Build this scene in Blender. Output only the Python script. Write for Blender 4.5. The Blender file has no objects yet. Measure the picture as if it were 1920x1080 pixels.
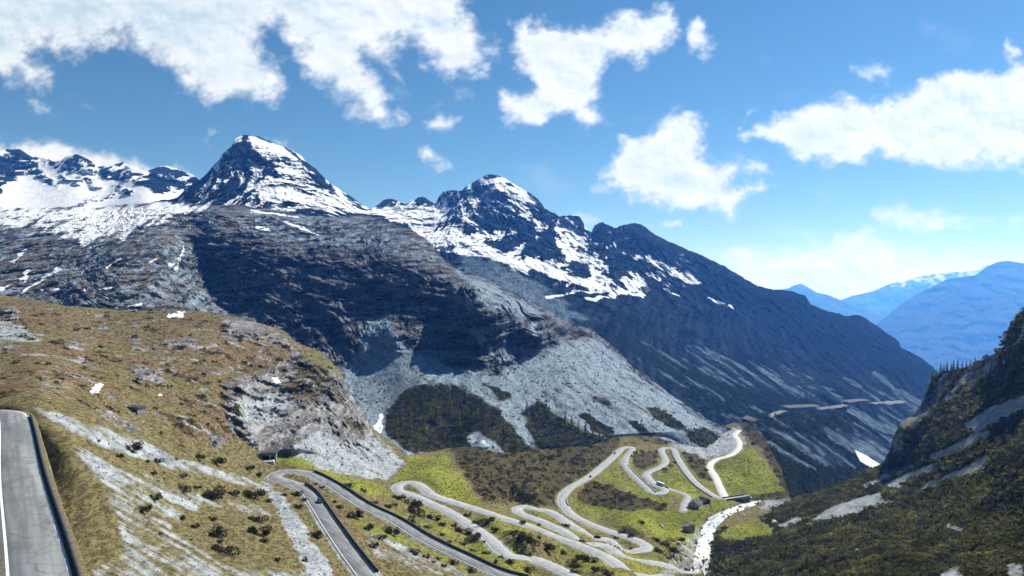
import bpy, math, random
import numpy as np
from mathutils import Vector, Matrix

# ------------------------------------------------------------------ basics
scene = bpy.context.scene
COL = scene.collection
F = 1371.0                       # focal length in photo pixels (1920 wide)
rng = np.random.default_rng(7)
random.seed(7)
f32 = np.float32


def world(px, py, d):
    px, py, d = np.asarray(px, float), np.asarray(py, float), np.asarray(d, float)
    return np.stack([(px - 960) / F * d, d + 0 * px, (540 - py) / F * d], -1)


# ------------------------------------------------------------------ numpy noise
_perm = np.random.default_rng(3).permutation(256).astype(np.int32)
_perm = np.concatenate([_perm, _perm, _perm[:8]])
_g = np.random.default_rng(4).normal(size=(256, 3)).astype(f32)
_g /= np.linalg.norm(_g, axis=1, keepdims=True)


def noise3(p):
    p = np.asarray(p, f32)
    i = np.floor(p).astype(np.int32)
    f = p - i
    i &= 255
    u = f * f * f * (f * (f * 6 - 15) + 10)
    res = 0
    for dx in (0, 1):
        wx = u[..., 0] if dx else 1 - u[..., 0]
        a = _perm[i[..., 0] + dx]
        for dy in (0, 1):
            wy = u[..., 1] if dy else 1 - u[..., 1]
            b = _perm[(a + i[..., 1] + dy) & 255]
            for dz in (0, 1):
                wz = u[..., 2] if dz else 1 - u[..., 2]
                g = _g[_perm[(b + i[..., 2] + dz) & 255]]
                res = res + wx * wy * wz * (g[..., 0] * (f[..., 0] - dx) + g[..., 1] * (f[..., 1] - dy) + g[..., 2] * (f[..., 2] - dz))
    return res * 1.5


def fbm(p, octs=5, gain=0.5, lac=2.03):
    p = np.asarray(p, f32)
    a, s, t = 1.0, 0, 0
    for k in range(octs):
        s = s + a * noise3(p + 17.3 * k)
        t += a
        a *= gain
        p = p * lac
    return s / t * 1.6


def ridged(p, octs=5, gain=0.55, lac=2.1):
    p = np.asarray(p, f32)
    a, s, t = 1.0, 0, 0
    for k in range(octs):
        s = s + a * (1 - 2 * np.abs(noise3(p + 31.7 * k)))
        t += a
        a *= gain
        p = p * lac
    return s / t


def sstep(x, a, b):
    t = np.clip((x - a) / (b - a), 0, 1)
    return t * t * (3 - 2 * t)


# ------------------------------------------------------------------ 2-D helpers (traced outlines)
def seg_dist(x, y, pts, closed):
    pts = np.asarray(pts, f32)
    n = len(pts)
    best = np.full(x.shape, 1e9, f32)
    for k in range(n if closed else n - 1):
        a, b = pts[k], pts[(k + 1) % n]
        ab = b - a
        t = np.clip(((x - a[0]) * ab[0] + (y - a[1]) * ab[1]) / max(1e-6, float(ab @ ab)), 0, 1)
        best = np.minimum(best, np.hypot(x - a[0] - t * ab[0], y - a[1] - t * ab[1]))
    return best


def poly_sd(x, y, pts):
    """signed distance, positive inside"""
    pts = np.asarray(pts, f32)
    inside = np.zeros(x.shape, bool)
    n = len(pts)
    j = n - 1
    for k in range(n):
        xi, yi = pts[k]
        xj, yj = pts[j]
        if yi != yj:
            c = ((yi > y) != (yj > y)) & (x < (xj - xi) * (y - yi) / (yj - yi) + xi)
            inside ^= c
        j = k
    d = seg_dist(x, y, pts, True)
    return np.where(inside, d, -d)


class Paint:
    """masks over a layer: outlines in the tracing, edges broken up by noise in the place's own space"""

    def __init__(self, px, py, nz, nz2):
        self.x = px + nz * 10
        self.y = py + nz2 * 6
        self.px, self.py = px, py

    def poly(self, pts, soft=12, warp=1.0):
        x = self.px + (self.x - self.px) * warp
        y = self.py + (self.y - self.py) * warp
        return sstep(poly_sd(x.astype(f32), y.astype(f32), pts), -soft, soft)

    def line(self, pts, w, soft=6, warp=1.0):
        x = self.px + (self.x - self.px) * warp
        y = self.py + (self.y - self.py) * warp
        return 1 - sstep(seg_dist(x.astype(f32), y.astype(f32), pts, False), w - soft, w + soft)


def mq_fit(ctrl, c=45.0, lam=1e-3):
    ctrl = np.array(ctrl, float)
    xy = ctrl[:, :2]
    v = np.log(ctrl[:, 2])
    r2 = ((xy[:, None] - xy[None]) ** 2).sum(-1)
    n = len(ctrl)
    A = np.zeros((n + 3, n + 3))
    A[:n, :n] = -np.sqrt(r2 + c * c) / 100 - np.eye(n) * lam
    A[:n, n] = 1
    A[:n, n + 1:] = xy / 1000
    A[n, :n] = 1
    A[n + 1:, :n] = xy.T / 1000
    w = np.linalg.solve(A, np.concatenate([v, np.zeros(3)]))

    def ev(px, py):
        px = np.asarray(px, float)
        py = np.asarray(py, float)
        out = w[n] + w[n + 1] * px / 1000 + w[n + 2] * py / 1000
        for k in range(n):
            out = out - w[k] * np.sqrt((px - xy[k, 0]) ** 2 + (py - xy[k, 1]) ** 2 + c * c) / 100
        return np.exp(out)
    return ev


def curve(pts):
    pts = np.array(pts, float)
    return lambda x: np.interp(x, pts[:, 0], pts[:, 1])


# ------------------------------------------------------------------ node helpers
class N:
    def __init__(self, name):
        self.m = bpy.data.materials.new(name)
        self.m.use_nodes = True
        self.t = self.m.node_tree
        self.t.nodes.clear()
        self.out = self.t.nodes.new('ShaderNodeOutputMaterial')

    def node(self, kind, **kw):
        n = self.t.nodes.new(kind)
        for k, v in kw.items():
            if k.startswith('i_'):
                n.inputs[k[2:].replace('_', ' ')].default_value = v
            else:
                setattr(n, k, v)
        return n

    def link(self, a, b):
        self.t.links.new(a, b)

    def math(self, op, a, b=None, c=None, clamp=False):
        n = self.t.nodes.new('ShaderNodeMath')
        n.operation = op
        n.use_clamp = clamp
        for i, v in enumerate((a, b, c)):
            if v is None:
                continue
            if isinstance(v, (int, float)):
                n.inputs[i].default_value = v
            else:
                self.link(v, n.inputs[i])
        return n.outputs[0]

    def mix(self, fac, a, b):
        n = self.t.nodes.new('ShaderNodeMix')
        n.data_type = 'RGBA'
        if isinstance(fac, (int, float)):
            n.inputs[0].default_value = fac
        else:
            self.link(fac, n.inputs[0])
        for i, v in ((6, a), (7, b)):
            if isinstance(v, tuple):
                n.inputs[i].default_value = (*v, 1)
            else:
                self.link(v, n.inputs[i])
        return n.outputs[2]

    def noise(self, vec, scale, detail=6, rough=0.55, dist=0.0):
        n = self.node('ShaderNodeTexNoise')
        n.inputs['Scale'].default_value = scale
        n.inputs['Detail'].default_value = detail
        n.inputs['Roughness'].default_value = rough
        n.inputs['Distortion'].default_value = dist
        self.link(vec, n.inputs['Vector'])
        return n.outputs[0]

    def ramp01(self, v, a, b):
        n = self.node('ShaderNodeMapRange', interpolation_type='SMOOTHSTEP')
        self.link(v, n.inputs[0])
        n.inputs[1].default_value = a
        n.inputs[2].default_value = b
        return n.outputs[0]


def simple_mat(name, col, rough=0.8, var=0.25, scale=1.0, metallic=0.0, bump=0.0):
    k = N(name)
    tc = k.node('ShaderNodeTexCoord').outputs['Object']
    nz = k.noise(tc, scale, 6, 0.6)
    lo = tuple(c * (1 - var) for c in col)
    hi = tuple(min(1, c * (1 + var)) for c in col)
    c = k.mix(k.ramp01(nz, 0.3, 0.7), lo, hi)
    b = k.node('ShaderNodeBsdfPrincipled')
    k.link(c, b.inputs['Base Color'])
    b.inputs['Roughness'].default_value = rough
    b.inputs['Metallic'].default_value = metallic
    b.inputs['Specular IOR Level'].default_value = 0.3
    if bump:
        bp = k.node('ShaderNodeBump')
        bp.inputs['Strength'].default_value = 1.0
        bp.inputs['Distance'].default_value = bump
        k.link(nz, bp.inputs['Height'])
        k.link(bp.outputs[0], b.inputs['Normal'])
    k.link(b.outputs[0], k.out.inputs['Surface'])
    return k.m


def terrain_mat(name, S, rock=((.07, .072, .08), (.30, .305, .32)), snow_c=(.70, .73, .78),
                scree=((.13, .148, .162), (.36, .39, .415)), olive=((.074, .064, .032), (.190, .165, .082)),
                brown=((.080, .055, .034), (.205, .150, .090)), green=((.092, .105, .022), (.225, .235, .050)),
                shrub=((.034, .030, .016), (.095, .080, .038)), bump=0.6, ys=0.45, tilt=0.1, bedw=0.5):
    """S: size in metres of the coarse breakup noise"""
    k = N(name)
    mp = k.node('ShaderNodeMapping')
    mp.inputs['Scale'].default_value = (1, ys, 1)
    k.link(k.node('ShaderNodeTexCoord').outputs['Object'], mp.inputs['Vector'])
    tc = mp.outputs[0]
    a1 = k.node('ShaderNodeAttribute', attribute_name='cover_a')
    a2 = k.node('ShaderNodeAttribute', attribute_name='cover_b')
    s1 = k.node('ShaderNodeSeparateColor')
    k.link(a1.outputs['Color'], s1.inputs[0])
    s2 = k.node('ShaderNodeSeparateColor')
    k.link(a2.outputs['Color'], s2.inputs[0])
    snow, scr, grn = s1.outputs
    shr, turf, brn = s2.outputs
    n1 = k.noise(tc, 1.0 / S, 9, 0.62)
    n2 = k.noise(tc, 5.3 / S, 7, 0.65)
    n3 = k.noise(tc, 21.0 / S, 5, 0.65)
    v = k.node('ShaderNodeTexVoronoi')
    v.inputs['Scale'].default_value = 14.0 / S
    k.link(tc, v.inputs['Vector'])

    def edge(m, nz, amt=0.7, w=0.22):
        x = k.math('ADD', m, k.math('MULTIPLY', k.math('SUBTRACT', nz, 0.5), amt))
        return k.ramp01(x, 0.5 - w, 0.5 + w)
    mb = k.node('ShaderNodeMapping')
    mb.inputs['Rotation'].default_value = (0.0, tilt, 0.0)
    k.link(tc, mb.inputs['Vector'])
    mb2 = k.node('ShaderNodeMapping')
    mb2.inputs['Scale'].default_value = (.12, .12, 1.0)
    k.link(mb.outputs[0], mb2.inputs['Vector'])
    nb = k.noise(mb2.outputs[0], 9.0 / S, 6, 0.62, 0.3)
    rn = k.ramp01(k.math('ADD', k.math('MULTIPLY', n3, 1 - bedw), k.math('MULTIPLY', nb, bedw)), 0.41, 0.61)
    col = k.mix(rn, rock[0], rock[1])
    sn = k.ramp01(k.math('ADD', k.math('MULTIPLY', n3, 0.55), k.math('MULTIPLY', n2, 0.45)), 0.36, 0.64)
    tn = k.ramp01(n3, 0.34, 0.66)
    tb = k.ramp01(n2, 0.36, 0.62)
    ol = k.mix(tn, olive[0], olive[1])
    br = k.mix(tn, brown[0], brown[1])
    tcol = k.mix(k.math('MULTIPLY', edge(brn, n2, 1.2, 0.3), 1.0), ol, br)
    col = k.mix(edge(turf, n2, 1.0), col, tcol)
    col = k.mix(edge(grn, n1, 0.8, 0.3), col, k.mix(k.ramp01(k.math('ADD', k.math('MULTIPLY', n3, 0.5), k.math('MULTIPLY', n1, 0.5)), 0.38, 0.62), green[0], green[1]))
    col = k.mix(edge(scr, n2, 0.9), col, k.mix(sn, scree[0], scree[1]))
    col = k.mix(edge(shr, n2, 1.0), col, k.mix(tn, shrub[0], shrub[1]))
    col = k.mix(edge(snow, n2, 0.7, 0.14), col, k.mix(tb, tuple(c * 0.93 for c in snow_c), snow_c))
    b = k.node('ShaderNodeBsdfPrincipled')
    k.link(col, b.inputs['Base Color'])
    b.inputs['Roughness'].default_value = 0.95
    b.inputs['Specular IOR Level'].default_value = 0.0
    bp = k.node('ShaderNodeBump')
    bp.inputs['Strength'].default_value = 1.0
    bp.inputs['Distance'].default_value = bump
    k.link(k.math('ADD', n3, k.math('MULTIPLY', n2, 1.5)), bp.inputs['Height'])
    k.link(bp.outputs[0], b.inputs['Normal'])
    k.link(b.outputs[0], k.out.inputs['Surface'])
    return k.m


# ------------------------------------------------------------------ mesh helpers
def mesh_from_arrays(name, verts, faces, mat=None, smooth=True):
    """faces: (n,k) int array"""
    me = bpy.data.meshes.new(name)
    verts = np.ascontiguousarray(verts, f32)
    faces = np.ascontiguousarray(faces, np.int32)
    nf, kk = faces.shape
    me.vertices.add(len(verts))
    me.vertices.foreach_set('co', verts.ravel())
    me.loops.add(nf * kk)
    me.loops.foreach_set('vertex_index', faces.ravel())
    me.polygons.add(nf)
    me.polygons.foreach_set('loop_start', np.arange(0, nf * kk, kk, dtype=np.int32))
    me.polygons.foreach_set('use_smooth', np.full(nf, smooth, bool))
    me.update(calc_edges=True)
    if mat:
        me.materials.append(mat)
    return me


def grid_faces(nr, nc):
    r, c = np.meshgrid(np.arange(nr - 1), np.arange(nc - 1), indexing='ij')
    a = (r * nc + c).ravel()
    return np.stack([a, a + 1, a + nc + 1, a + nc], -1)


def link(name, me, parent=None, **props):
    o = bpy.data.objects.new(name, me)
    COL.objects.link(o)
    if parent:
        o.parent = parent
    for k, v in props.items():
        o[k] = v
    return o


def set_color_attr(me, name, arr):
    a = me.attributes.new(name, 'FLOAT_COLOR', 'POINT')
    a.data.foreach_set('color', np.ascontiguousarray(arr, f32).ravel())


def beds(W, bed, along, thick, octs=5):
    """noise drawn out along the rock's bedding planes"""
    bed = np.asarray(bed, float) / np.linalg.norm(bed)
    a = np.cross(bed, (0, 1, 0))
    a /= np.linalg.norm(a)
    b = np.cross(bed, a)
    return fbm(np.stack([W @ a / along, W @ b / (along * 2), W @ bed / thick], -1), octs, .58)


def grid_normals(W):
    du = np.gradient(W, axis=1)
    dv = np.gradient(W, axis=0)
    n = np.cross(du, dv)
    n /= np.linalg.norm(n, axis=-1, keepdims=True) + 1e-9
    return n


class Layer:
    """one body of terrain: rows rise from its foot to its crest, then fall away behind the crest"""

    def __init__(self, x0, x1, step, top, bot, rows, ctrl, jag=0.0, jagf=0.05, c=45.0, lam=1e-3, gamma=1.0):
        nc = int((x1 - x0) / step) + 1
        xs = np.linspace(x0, x1, nc)
        self.top, self.bot = top, bot
        ty = top(xs)
        if jag:
            q = np.stack([xs * jagf, 0 * xs + 3.7, 0 * xs], -1)
            ty = ty + jag * fbm(q, 5, 0.62)
        by = np.maximum(bot(xs), ty + 4)
        t = np.linspace(0, 1, rows)[:, None] ** gamma
        self.px = np.repeat(xs[None], rows, 0)
        self.py = by[None] + (ty - by)[None] * t
        self.dfun = mq_fit(ctrl, c, lam)
        self.d = self.dfun(self.px, self.py)
        self.t = np.repeat(t, nc, 1)
        self.xs, self.ty, self.by = xs, ty, by

    def W(self):
        return world(self.px, self.py, self.d)

    def finish(self, name, mat, a, b, back_len, back_slope, smooth=True, nback=10, W=None, kind='structure'):
        W = self.W() if W is None else W
        self.Wf = W
        topw = W[-1]
        dirv = topw.copy()
        dirv[:, 2] = 0
        dirv /= np.linalg.norm(dirv, axis=1, keepdims=True)
        rows = []
        for k in range(1, nback + 1):
            e = back_len * (k / nback) ** 1.6
            q = topw + dirv * e
            q[:, 2] = topw[:, 2] - back_slope * e * (0.5 + 0.5 * min(1, k / 4)) + 0.08 * e * fbm(np.stack([q[:, 0], q[:, 1], 0 * q[:, 0]], -1) / (back_len * .3), 4)
            rows.append(q)
        full = np.concatenate([W, np.stack(rows)], 0)
        nr, nc = full.shape[:2]
        me = mesh_from_arrays(name, full.reshape(-1, 3), grid_faces(nr, nc), mat, smooth)
        pad = lambda m: np.concatenate([m, np.repeat(m[-1:], nback, 0)], 0)
        z = np.ones(self.px.shape)
        A = np.stack([pad(np.clip(m, 0, 1)) for m in (*a, z)], -1)
        B = np.stack([pad(np.clip(m, 0, 1)) for m in (*b, z)], -1)
        set_color_attr(me, 'cover_a', A.reshape(-1, 4))
        set_color_attr(me, 'cover_b', B.reshape(-1, 4))
        return link(name, me, kind=kind)

    def at(self, px, py):
        """world position of the finished surface where the tracing shows (px, py)"""
        nc = len(self.xs)
        px = np.atleast_1d(np.asarray(px, float))
        py = np.atleast_1d(np.asarray(py, float))
        j = np.clip(np.rint((px - self.xs[0]) / (self.xs[1] - self.xs[0])).astype(int), 0, nc - 1)
        col = self.py[:, j]
        i = np.abs(col - py[None]).argmin(0)
        i2 = np.clip(np.where(self.py[i, j] > py, i + 1, i - 1), 0, self.py.shape[0] - 1)
        den = self.py[i2, j] - self.py[i, j]
        w = np.where(np.abs(den) > 1e-6, (py - self.py[i, j]) / np.where(np.abs(den) > 1e-6, den, 1), 0)
        w = np.clip(w, 0, 1)[:, None]
        return self.Wf[i, j] * (1 - w) + self.Wf[i2, j] * w

HAZE, CLOUD_E, EXPOSURE = 0.00008, 0.67, 0.62
# ================================================================== TERRAIN
STEP = 2.0
XL, XR = -260, 2180
topA_line = curve([(-260, 540), (0, 553), (60, 562), (120, 573), (250, 583), (370, 582), (410, 590), (450, 598), (500, 610), (535, 622),
              (552, 640), (575, 650), (590, 655), (615, 672), (640, 700), (655, 735), (680, 775), (700, 805), (735, 830), (762, 850), (790, 848),
              (850, 838), (1000, 838), (1100, 833), (1150, 815), (1280, 808), (1340, 806), (1370, 794), (1400, 792), (1430, 818), (1465, 880),
              (1482, 936), (1520, 926), (1560, 912), (1610, 890), (1655, 868), (1668, 845), (1674, 820), (1690, 790), (1718, 774), (1733, 748),
              (1742, 722), (1752, 702), (1782, 694), (1826, 686), (1850, 672), (1874, 658), (1884, 646), (1887, 622), (1904, 602), (1920, 583), (1960, 560), (2180, 470)])
def topA(x):
    x = np.asarray(x, float)
    w = np.clip(np.interp(x, [360, 420, 700, 765], [0, 1, 1, 0]), 0, 1)
    return topA_line(x) - w * 7 * np.abs(fbm(np.stack([x * .045, 0 * x + 2.2, 0 * x], -1), 5, .6))


botA = lambda x: 1260 + 0 * x

roadA = {
    'r2': [(520, 893, 349), (560, 881, 358), (600, 896, 350), (680, 947, 326), (740, 980, 318), (800, 1015, 304), (860, 1043, 292), (930, 1070, 280),
           (575, 920, 325), (597, 950, 302), (620, 985, 275), (645, 1020, 252), (670, 1055, 236)],
    'r3': [(742, 914, 418), (785, 906, 428), (850, 945, 402), (900, 957, 395), (940, 970, 386), (990, 986, 377), (1018, 996, 371), (1040, 1005, 366), (1075, 1022, 360), (1130, 1045, 345), (1240, 1082, 334),
           (800, 940, 395), (900, 1000, 345), (1000, 1055, 309), (1060, 1078, 297)],
    'r4': [(968, 958, 462), (1000, 950, 474), (1045, 970, 462), (1140, 1020, 412), (1213, 1022, 412), (1185, 1034, 396), (1150, 999, 446), (1190, 1012, 428), (1240, 1000, 462), (1265, 1030, 418), (1290, 1000, 490),
           (985, 966, 442), (1010, 975, 424), (1050, 994, 396), (1090, 1013, 376), (1180, 1045, 364), (1280, 1067, 360), (1075, 968, 486), (1120, 986, 466)],
    'r5': [(1055, 945, 520), (1080, 908, 575), (1130, 875, 660), (1165, 840, 745), (1185, 840, 752), (1174, 870, 688), (1210, 912, 618), (1240, 924, 602),
           (1213, 890, 662), (1246, 862, 735), (1242, 842, 785), (1275, 865, 735), (1310, 908, 652), (1350, 932, 610), (1340, 890, 700), (1328, 870, 752), (1385, 835, 850), (1385, 806, 935)],
}
ctrlA = sum(roadA.values(), []) + [
    (0, 1080, 146), (150, 1080, 152), (280, 1080, 162), (400, 1080, 174), (520, 1080, 190), (600, 1080, 207), (0, 900, 188), (100, 900, 186), (250, 900, 208), (0, 800, 203), (150, 800, 208), (70, 772, 201), (0, 764, 205), (350, 950, 232), (430, 1000, 222),
    (0, 1260, 112), (200, 1260, 116), (600, 1260, 150), (1000, 1260, 170), (1320, 1260, 270), (1600, 1260, 170), (1960, 1260, 118),
    (-200, 1080, 140), (-200, 800, 190), (-200, 650, 330), (-200, 560, 520), (-100, 760, 205),
    (0, 553, 640), (0, 600, 500), (0, 650, 385), (0, 700, 282), (60, 735, 226), (130, 755, 234),
    (200, 585, 640), (200, 650, 470), (250, 700, 385), (250, 770, 300), (400, 590, 680), (400, 650, 540), (400, 720, 430), (400, 780, 365), (380, 850, 305),
    (540, 640, 650), (560, 700, 560), (500, 760, 455), (480, 850, 372), (590, 780, 452), (600, 850, 402), (640, 720, 590), (640, 800, 490), (690, 810, 560), (700, 870, 450), (750, 860, 520),
    (820, 880, 478), (820, 845, 640), (900, 930, 452), (900, 880, 520), (980, 905, 520), (1000, 850, 680), (1040, 890, 590), (1100, 840, 715),
    (1320, 1080, 420), (1330, 1000, 498), (1360, 962, 556), (1395, 946, 600), (1440, 925, 655), (1460, 890, 730), (1425, 830, 850), (1410, 880, 740),
    (1410, 985, 520), (1400, 1030, 440), (1380, 1080, 385), (1482, 938, 600), (1560, 915, 560), (1655, 870, 560), (1500, 1000, 420), (1500, 1080, 310), (1650, 1080, 235), (1800, 1080, 195),
    (1920, 1080, 172), (1650, 980, 365), (1800, 980, 265), (1920, 980, 222), (1700, 900, 450), (1680, 800, 540), (1740, 740, 560), (1755, 702, 560), (1800, 850, 370), (1800, 780, 430), (1850, 720, 440),
    (1920, 850, 270), (1920, 740, 340), (1890, 650, 410), (1920, 585, 400), (2100, 560, 300), (2100, 800, 210), (2100, 1080, 130), (2180, 470, 330), (1670, 840, 570), (1700, 770, 580)]

topB = curve([(-260, 400), (0, 388), (60, 392), (140, 386), (250, 384), (300, 378), (345, 380), (400, 386), (438, 383), (470, 388), (520, 394), (560, 402), (620, 406), (680, 404), (722, 412), (748, 424),
              (770, 430), (800, 450), (820, 470), (838, 492), (870, 510), (930, 530), (1000, 566), (1060, 600), (1110, 618), (1150, 650), (1200, 694), (1260, 742), (1330, 788), (1400, 815), (1440, 845)])
botB = lambda x: topA(x) + np.interp(x, [-260, 700, 760, 1480], [120, 120, 45, 45])
seamAB = [(820, 845, 640), (900, 880, 520), (1000, 850, 680), (1100, 840, 715), (1165, 825, 775), (1240, 835, 795), (1340, 808, 915), (1385, 800, 945), (1425, 830, 850), (760, 860, 530), (880, 850, 620)]
ctrlB = seamAB + [
    (-200, 390, 1700), (-200, 550, 900), (0, 388, 1600), (0, 450, 1250), (0, 555, 900), (0, 620, 840), (200, 388, 1650), (200, 460, 1150), (200, 560, 900), (200, 640, 830), (340, 380, 1550), (300, 450, 1180), (300, 520, 1020),
    (300, 590, 900), (440, 384, 1520), (400, 425, 1330), (370, 450, 1300), (385, 520, 1270), (420, 570, 1180), (470, 600, 1090), (520, 640, 1000), (400, 620, 940), (500, 700, 850), (640, 760, 780),
    (560, 402, 1560), (700, 405, 1600), (700, 440, 1400), (560, 440, 1400), (500, 470, 1270), (600, 480, 1225), (720, 482, 1170), (800, 500, 1120), (840, 520, 1075), (800, 455, 1330), (840, 492, 1260),
    (500, 560, 1150), (600, 580, 1085), (720, 590, 1040), (800, 600, 1000), (600, 650, 985), (690, 620, 960), (730, 612, 955), (700, 660, 905), (850, 560, 1010), (850, 650, 935), (920, 690, 872), (930, 620, 925), (900, 530, 1060), (960, 560, 1085), (980, 630, 980), (1020, 600, 1040), (1040, 640, 1010),
    (1000, 680, 925), (760, 650, 900), (660, 720, 840), (720, 760, 770), (800, 720, 800), (800, 790, 700), (900, 760, 760), (900, 820, 660), (1000, 760, 810), (1100, 700, 960), (1100, 640, 1130), (1060, 605, 1250), (1110, 622, 1280), (1150, 652, 1290), (1140, 760, 865),
    (1200, 694, 1270), (1200, 740, 980), (1260, 742, 1180), (1300, 800, 910), (1330, 790, 1040), (1230, 790, 880), (1000, 566, 1330), (930, 530, 1330), (870, 508, 1270), (1400, 816, 980)]

topC = curve([(-260, 440), (0, 420), (200, 400), (300, 376), (330, 372), (352, 352), (375, 337), (392, 322), (399, 312), (410, 300), (418, 287), (432, 277), (440, 263), (447, 256), (460, 253),
              (475, 255), (490, 257), (505, 264), (530, 274), (548, 282), (565, 293), (580, 308), (590, 315), (600, 325), (615, 340), (632, 352), (645, 360), (660, 370), (680, 385), (695, 392), (708, 384), (718, 375),
              (735, 372), (745, 375), (760, 383), (772, 379), (785, 370), (795, 369), (808, 378), (816, 382), (822, 370), (830, 360), (845, 356), (865, 358), (880, 345), (900, 335), (913, 326), (925, 327), (940, 330), (955, 338),
              (972, 350), (985, 357), (1005, 370), (1018, 385), (1022, 392), (1050, 405), (1070, 404), (1087, 406), (1097, 424), (1108, 435), (1115, 421), (1130, 416), (1155, 428), (1170, 422), (1190, 417), (1205, 423), (1230, 440),
              (1260, 455), (1280, 464), (1310, 476), (1350, 495), (1390, 518), (1420, 536), (1450, 542), (1490, 547), (1510, 555), (1520, 570), (1550, 582), (1590, 594), (1600, 591), (1615, 592), (1640, 608), (1670, 630), (1685, 640),
              (1690, 652), (1720, 667), (1740, 680), (1757, 697), (1790, 740), (1860, 800)])
botC = lambda x: np.interp(x, [-260, 838, 900, 1440, 1470, 1520, 1600, 1660, 1690, 1740, 1800, 1860], [560, 560, 560, 880, 930, 965, 930, 900, 860, 800, 780, 815])
ctrlC = [
    (-200, 430, 2100), (0, 420, 2100), (200, 400, 2150), (300, 378, 2100), (330, 380, 2050), (330, 430, 1750), (400, 312, 2230), (420, 340, 2100), (440, 263, 2330), (470, 254, 2420), (480, 310, 2230), (500, 360, 2020), (450, 370, 1960), (400, 380, 1900), (530, 275, 2480),
    (600, 325, 2500), (590, 370, 2200), (640, 360, 2550), (620, 400, 2050), (680, 386, 2620), (700, 430, 2150), (718, 375, 2900), (790, 370, 2900), (800, 420, 2450), (760, 410, 2500), (816, 382, 2850), (850, 357, 2820), (850, 400, 2520), (830, 440, 2200), (830, 490, 1900),
    (913, 326, 2900), (940, 380, 2600), (900, 440, 2300), (940, 430, 2450), (1000, 440, 2420), (1018, 386, 2800), (1090, 406, 2800), (1000, 480, 2050), (900, 480, 1950), (930, 520, 1600), (1000, 530, 1700), (1070, 480, 2250), (1100, 436, 2700), (1190, 418, 2750),
    (1180, 480, 2400), (1150, 520, 2050), (1100, 560, 1700), (1060, 595, 1480), (1200, 560, 2000), (1280, 465, 2750), (1260, 520, 2420), (1300, 580, 2150), (1200, 620, 1650), (1150, 640, 1420), (1200, 680, 1330), (1300, 660, 1700), (1390, 518, 2800),
    (1400, 600, 2350), (1400, 700, 1600), (1300, 740, 1250), (1400, 760, 1230), (1500, 550, 2800), (1520, 620, 2450), (1600, 592, 2750), (1520, 700, 1850), (1500, 770, 1300), (1430, 800, 1060), (1440, 850, 850), (1480, 900, 760), (1550, 880, 900), (1620, 760, 1500),
    (1600, 860, 1050), (1660, 850, 1180), (1690, 780, 1650), (1700, 700, 2150), (1757, 698, 2400), (1640, 660, 2350), (1740, 800, 1500), (1330, 790, 1080), (1400, 818, 990), (1520, 950, 720), (1260, 745, 1220)]

topD = curve([(-260, 300), (-100, 270), (0, 282), (12, 280), (38, 280), (62, 295), (78, 294), (100, 303), (115, 300), (125, 292), (145, 289), (165, 298), (185, 310), (215, 308), (230, 304), (245, 314), (270, 321), (285, 318), (300, 311), (320, 313), (345, 322), (365, 330), (390, 350), (450, 385)])
botD = lambda x: np.interp(x, [-260, 450], [470, 470])
ctrlD = [(-200, 300, 3400), (0, 282, 3300), (100, 300, 3300), (40, 330, 3000), (145, 290, 3300), (200, 345, 2850), (300, 312, 3200), (320, 350, 2900), (365, 330, 3100), (0, 400, 2250), (150, 385, 2400), (300, 370, 2500), (0, 470, 1800), (300, 450, 1900), (-200, 450, 1900), (60, 345, 2850), (450, 385, 2700)]

topE = curve([(1560, 760), (1600, 690), (1640, 612), (1660, 594), (1690, 570), (1720, 550), (1750, 535), (1775, 524), (1790, 521), (1812, 519), (1830, 516), (1850, 500), (1870, 491), (1890, 489), (1920, 493), (1990, 470), (2180, 440)])
botE = lambda x: 860 + 0 * x
ctrlE = [(1640, 612, 11598), (1750, 535, 12125), (1870, 491, 12301), (1920, 493, 12301), (2180, 440, 11422), (1700, 700, 9840), (1800, 600, 10895), (1850, 700, 9488), (1920, 700, 9138), (1780, 860, 7029), (1600, 780, 9840), (2100, 700, 8084)]
topG = curve([(1300, 560), (1440, 545), (1478, 541), (1490, 534), (1503, 531), (1518, 540), (1532, 549), (1552, 553), (1590, 568), (1620, 578), (1650, 588), (1680, 610), (1760, 660)])
botG = lambda x: 760 + 0 * x
ctrlG = [(1300, 560, 17010), (1500, 532, 17010), (1650, 588, 16200), (1500, 640, 14580), (1650, 700, 13770), (1400, 740, 13770)]
topH = curve([(1380, 580), (1540, 572), (1585, 560), (1605, 553), (1625, 548), (1640, 545), (1660, 535), (1680, 528), (1700, 526), (1720, 517), (1740, 515), (1760, 509), (1775, 512), (1790, 508), (1805, 510), (1830, 505), (1848, 495), (1862, 496), (1900, 500), (2180, 480)])
botH = lambda x: 800 + 0 * x
ctrlH = [(1400, 580, 20088), (1600, 553, 20088), (1760, 509, 20088), (1900, 500, 20088), (2180, 480, 20088), (1600, 660, 17410), (1900, 660, 17410), (1760, 560, 19151)]

MAT_HILL = terrain_mat('alpine_ground', 34.0, bump=0.35)
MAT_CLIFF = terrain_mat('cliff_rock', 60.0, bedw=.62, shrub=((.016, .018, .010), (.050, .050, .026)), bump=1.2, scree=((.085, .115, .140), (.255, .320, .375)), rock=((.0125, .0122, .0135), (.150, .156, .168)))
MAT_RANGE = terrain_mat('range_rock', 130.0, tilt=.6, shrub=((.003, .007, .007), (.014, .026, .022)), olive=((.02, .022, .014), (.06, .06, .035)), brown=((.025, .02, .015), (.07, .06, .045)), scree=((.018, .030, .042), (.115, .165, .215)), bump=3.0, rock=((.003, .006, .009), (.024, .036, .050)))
MAT_FAR = terrain_mat('far_rock', 500.0, bump=0.0, rock=((.03, .04, .045), (.10, .11, .12)))

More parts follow.
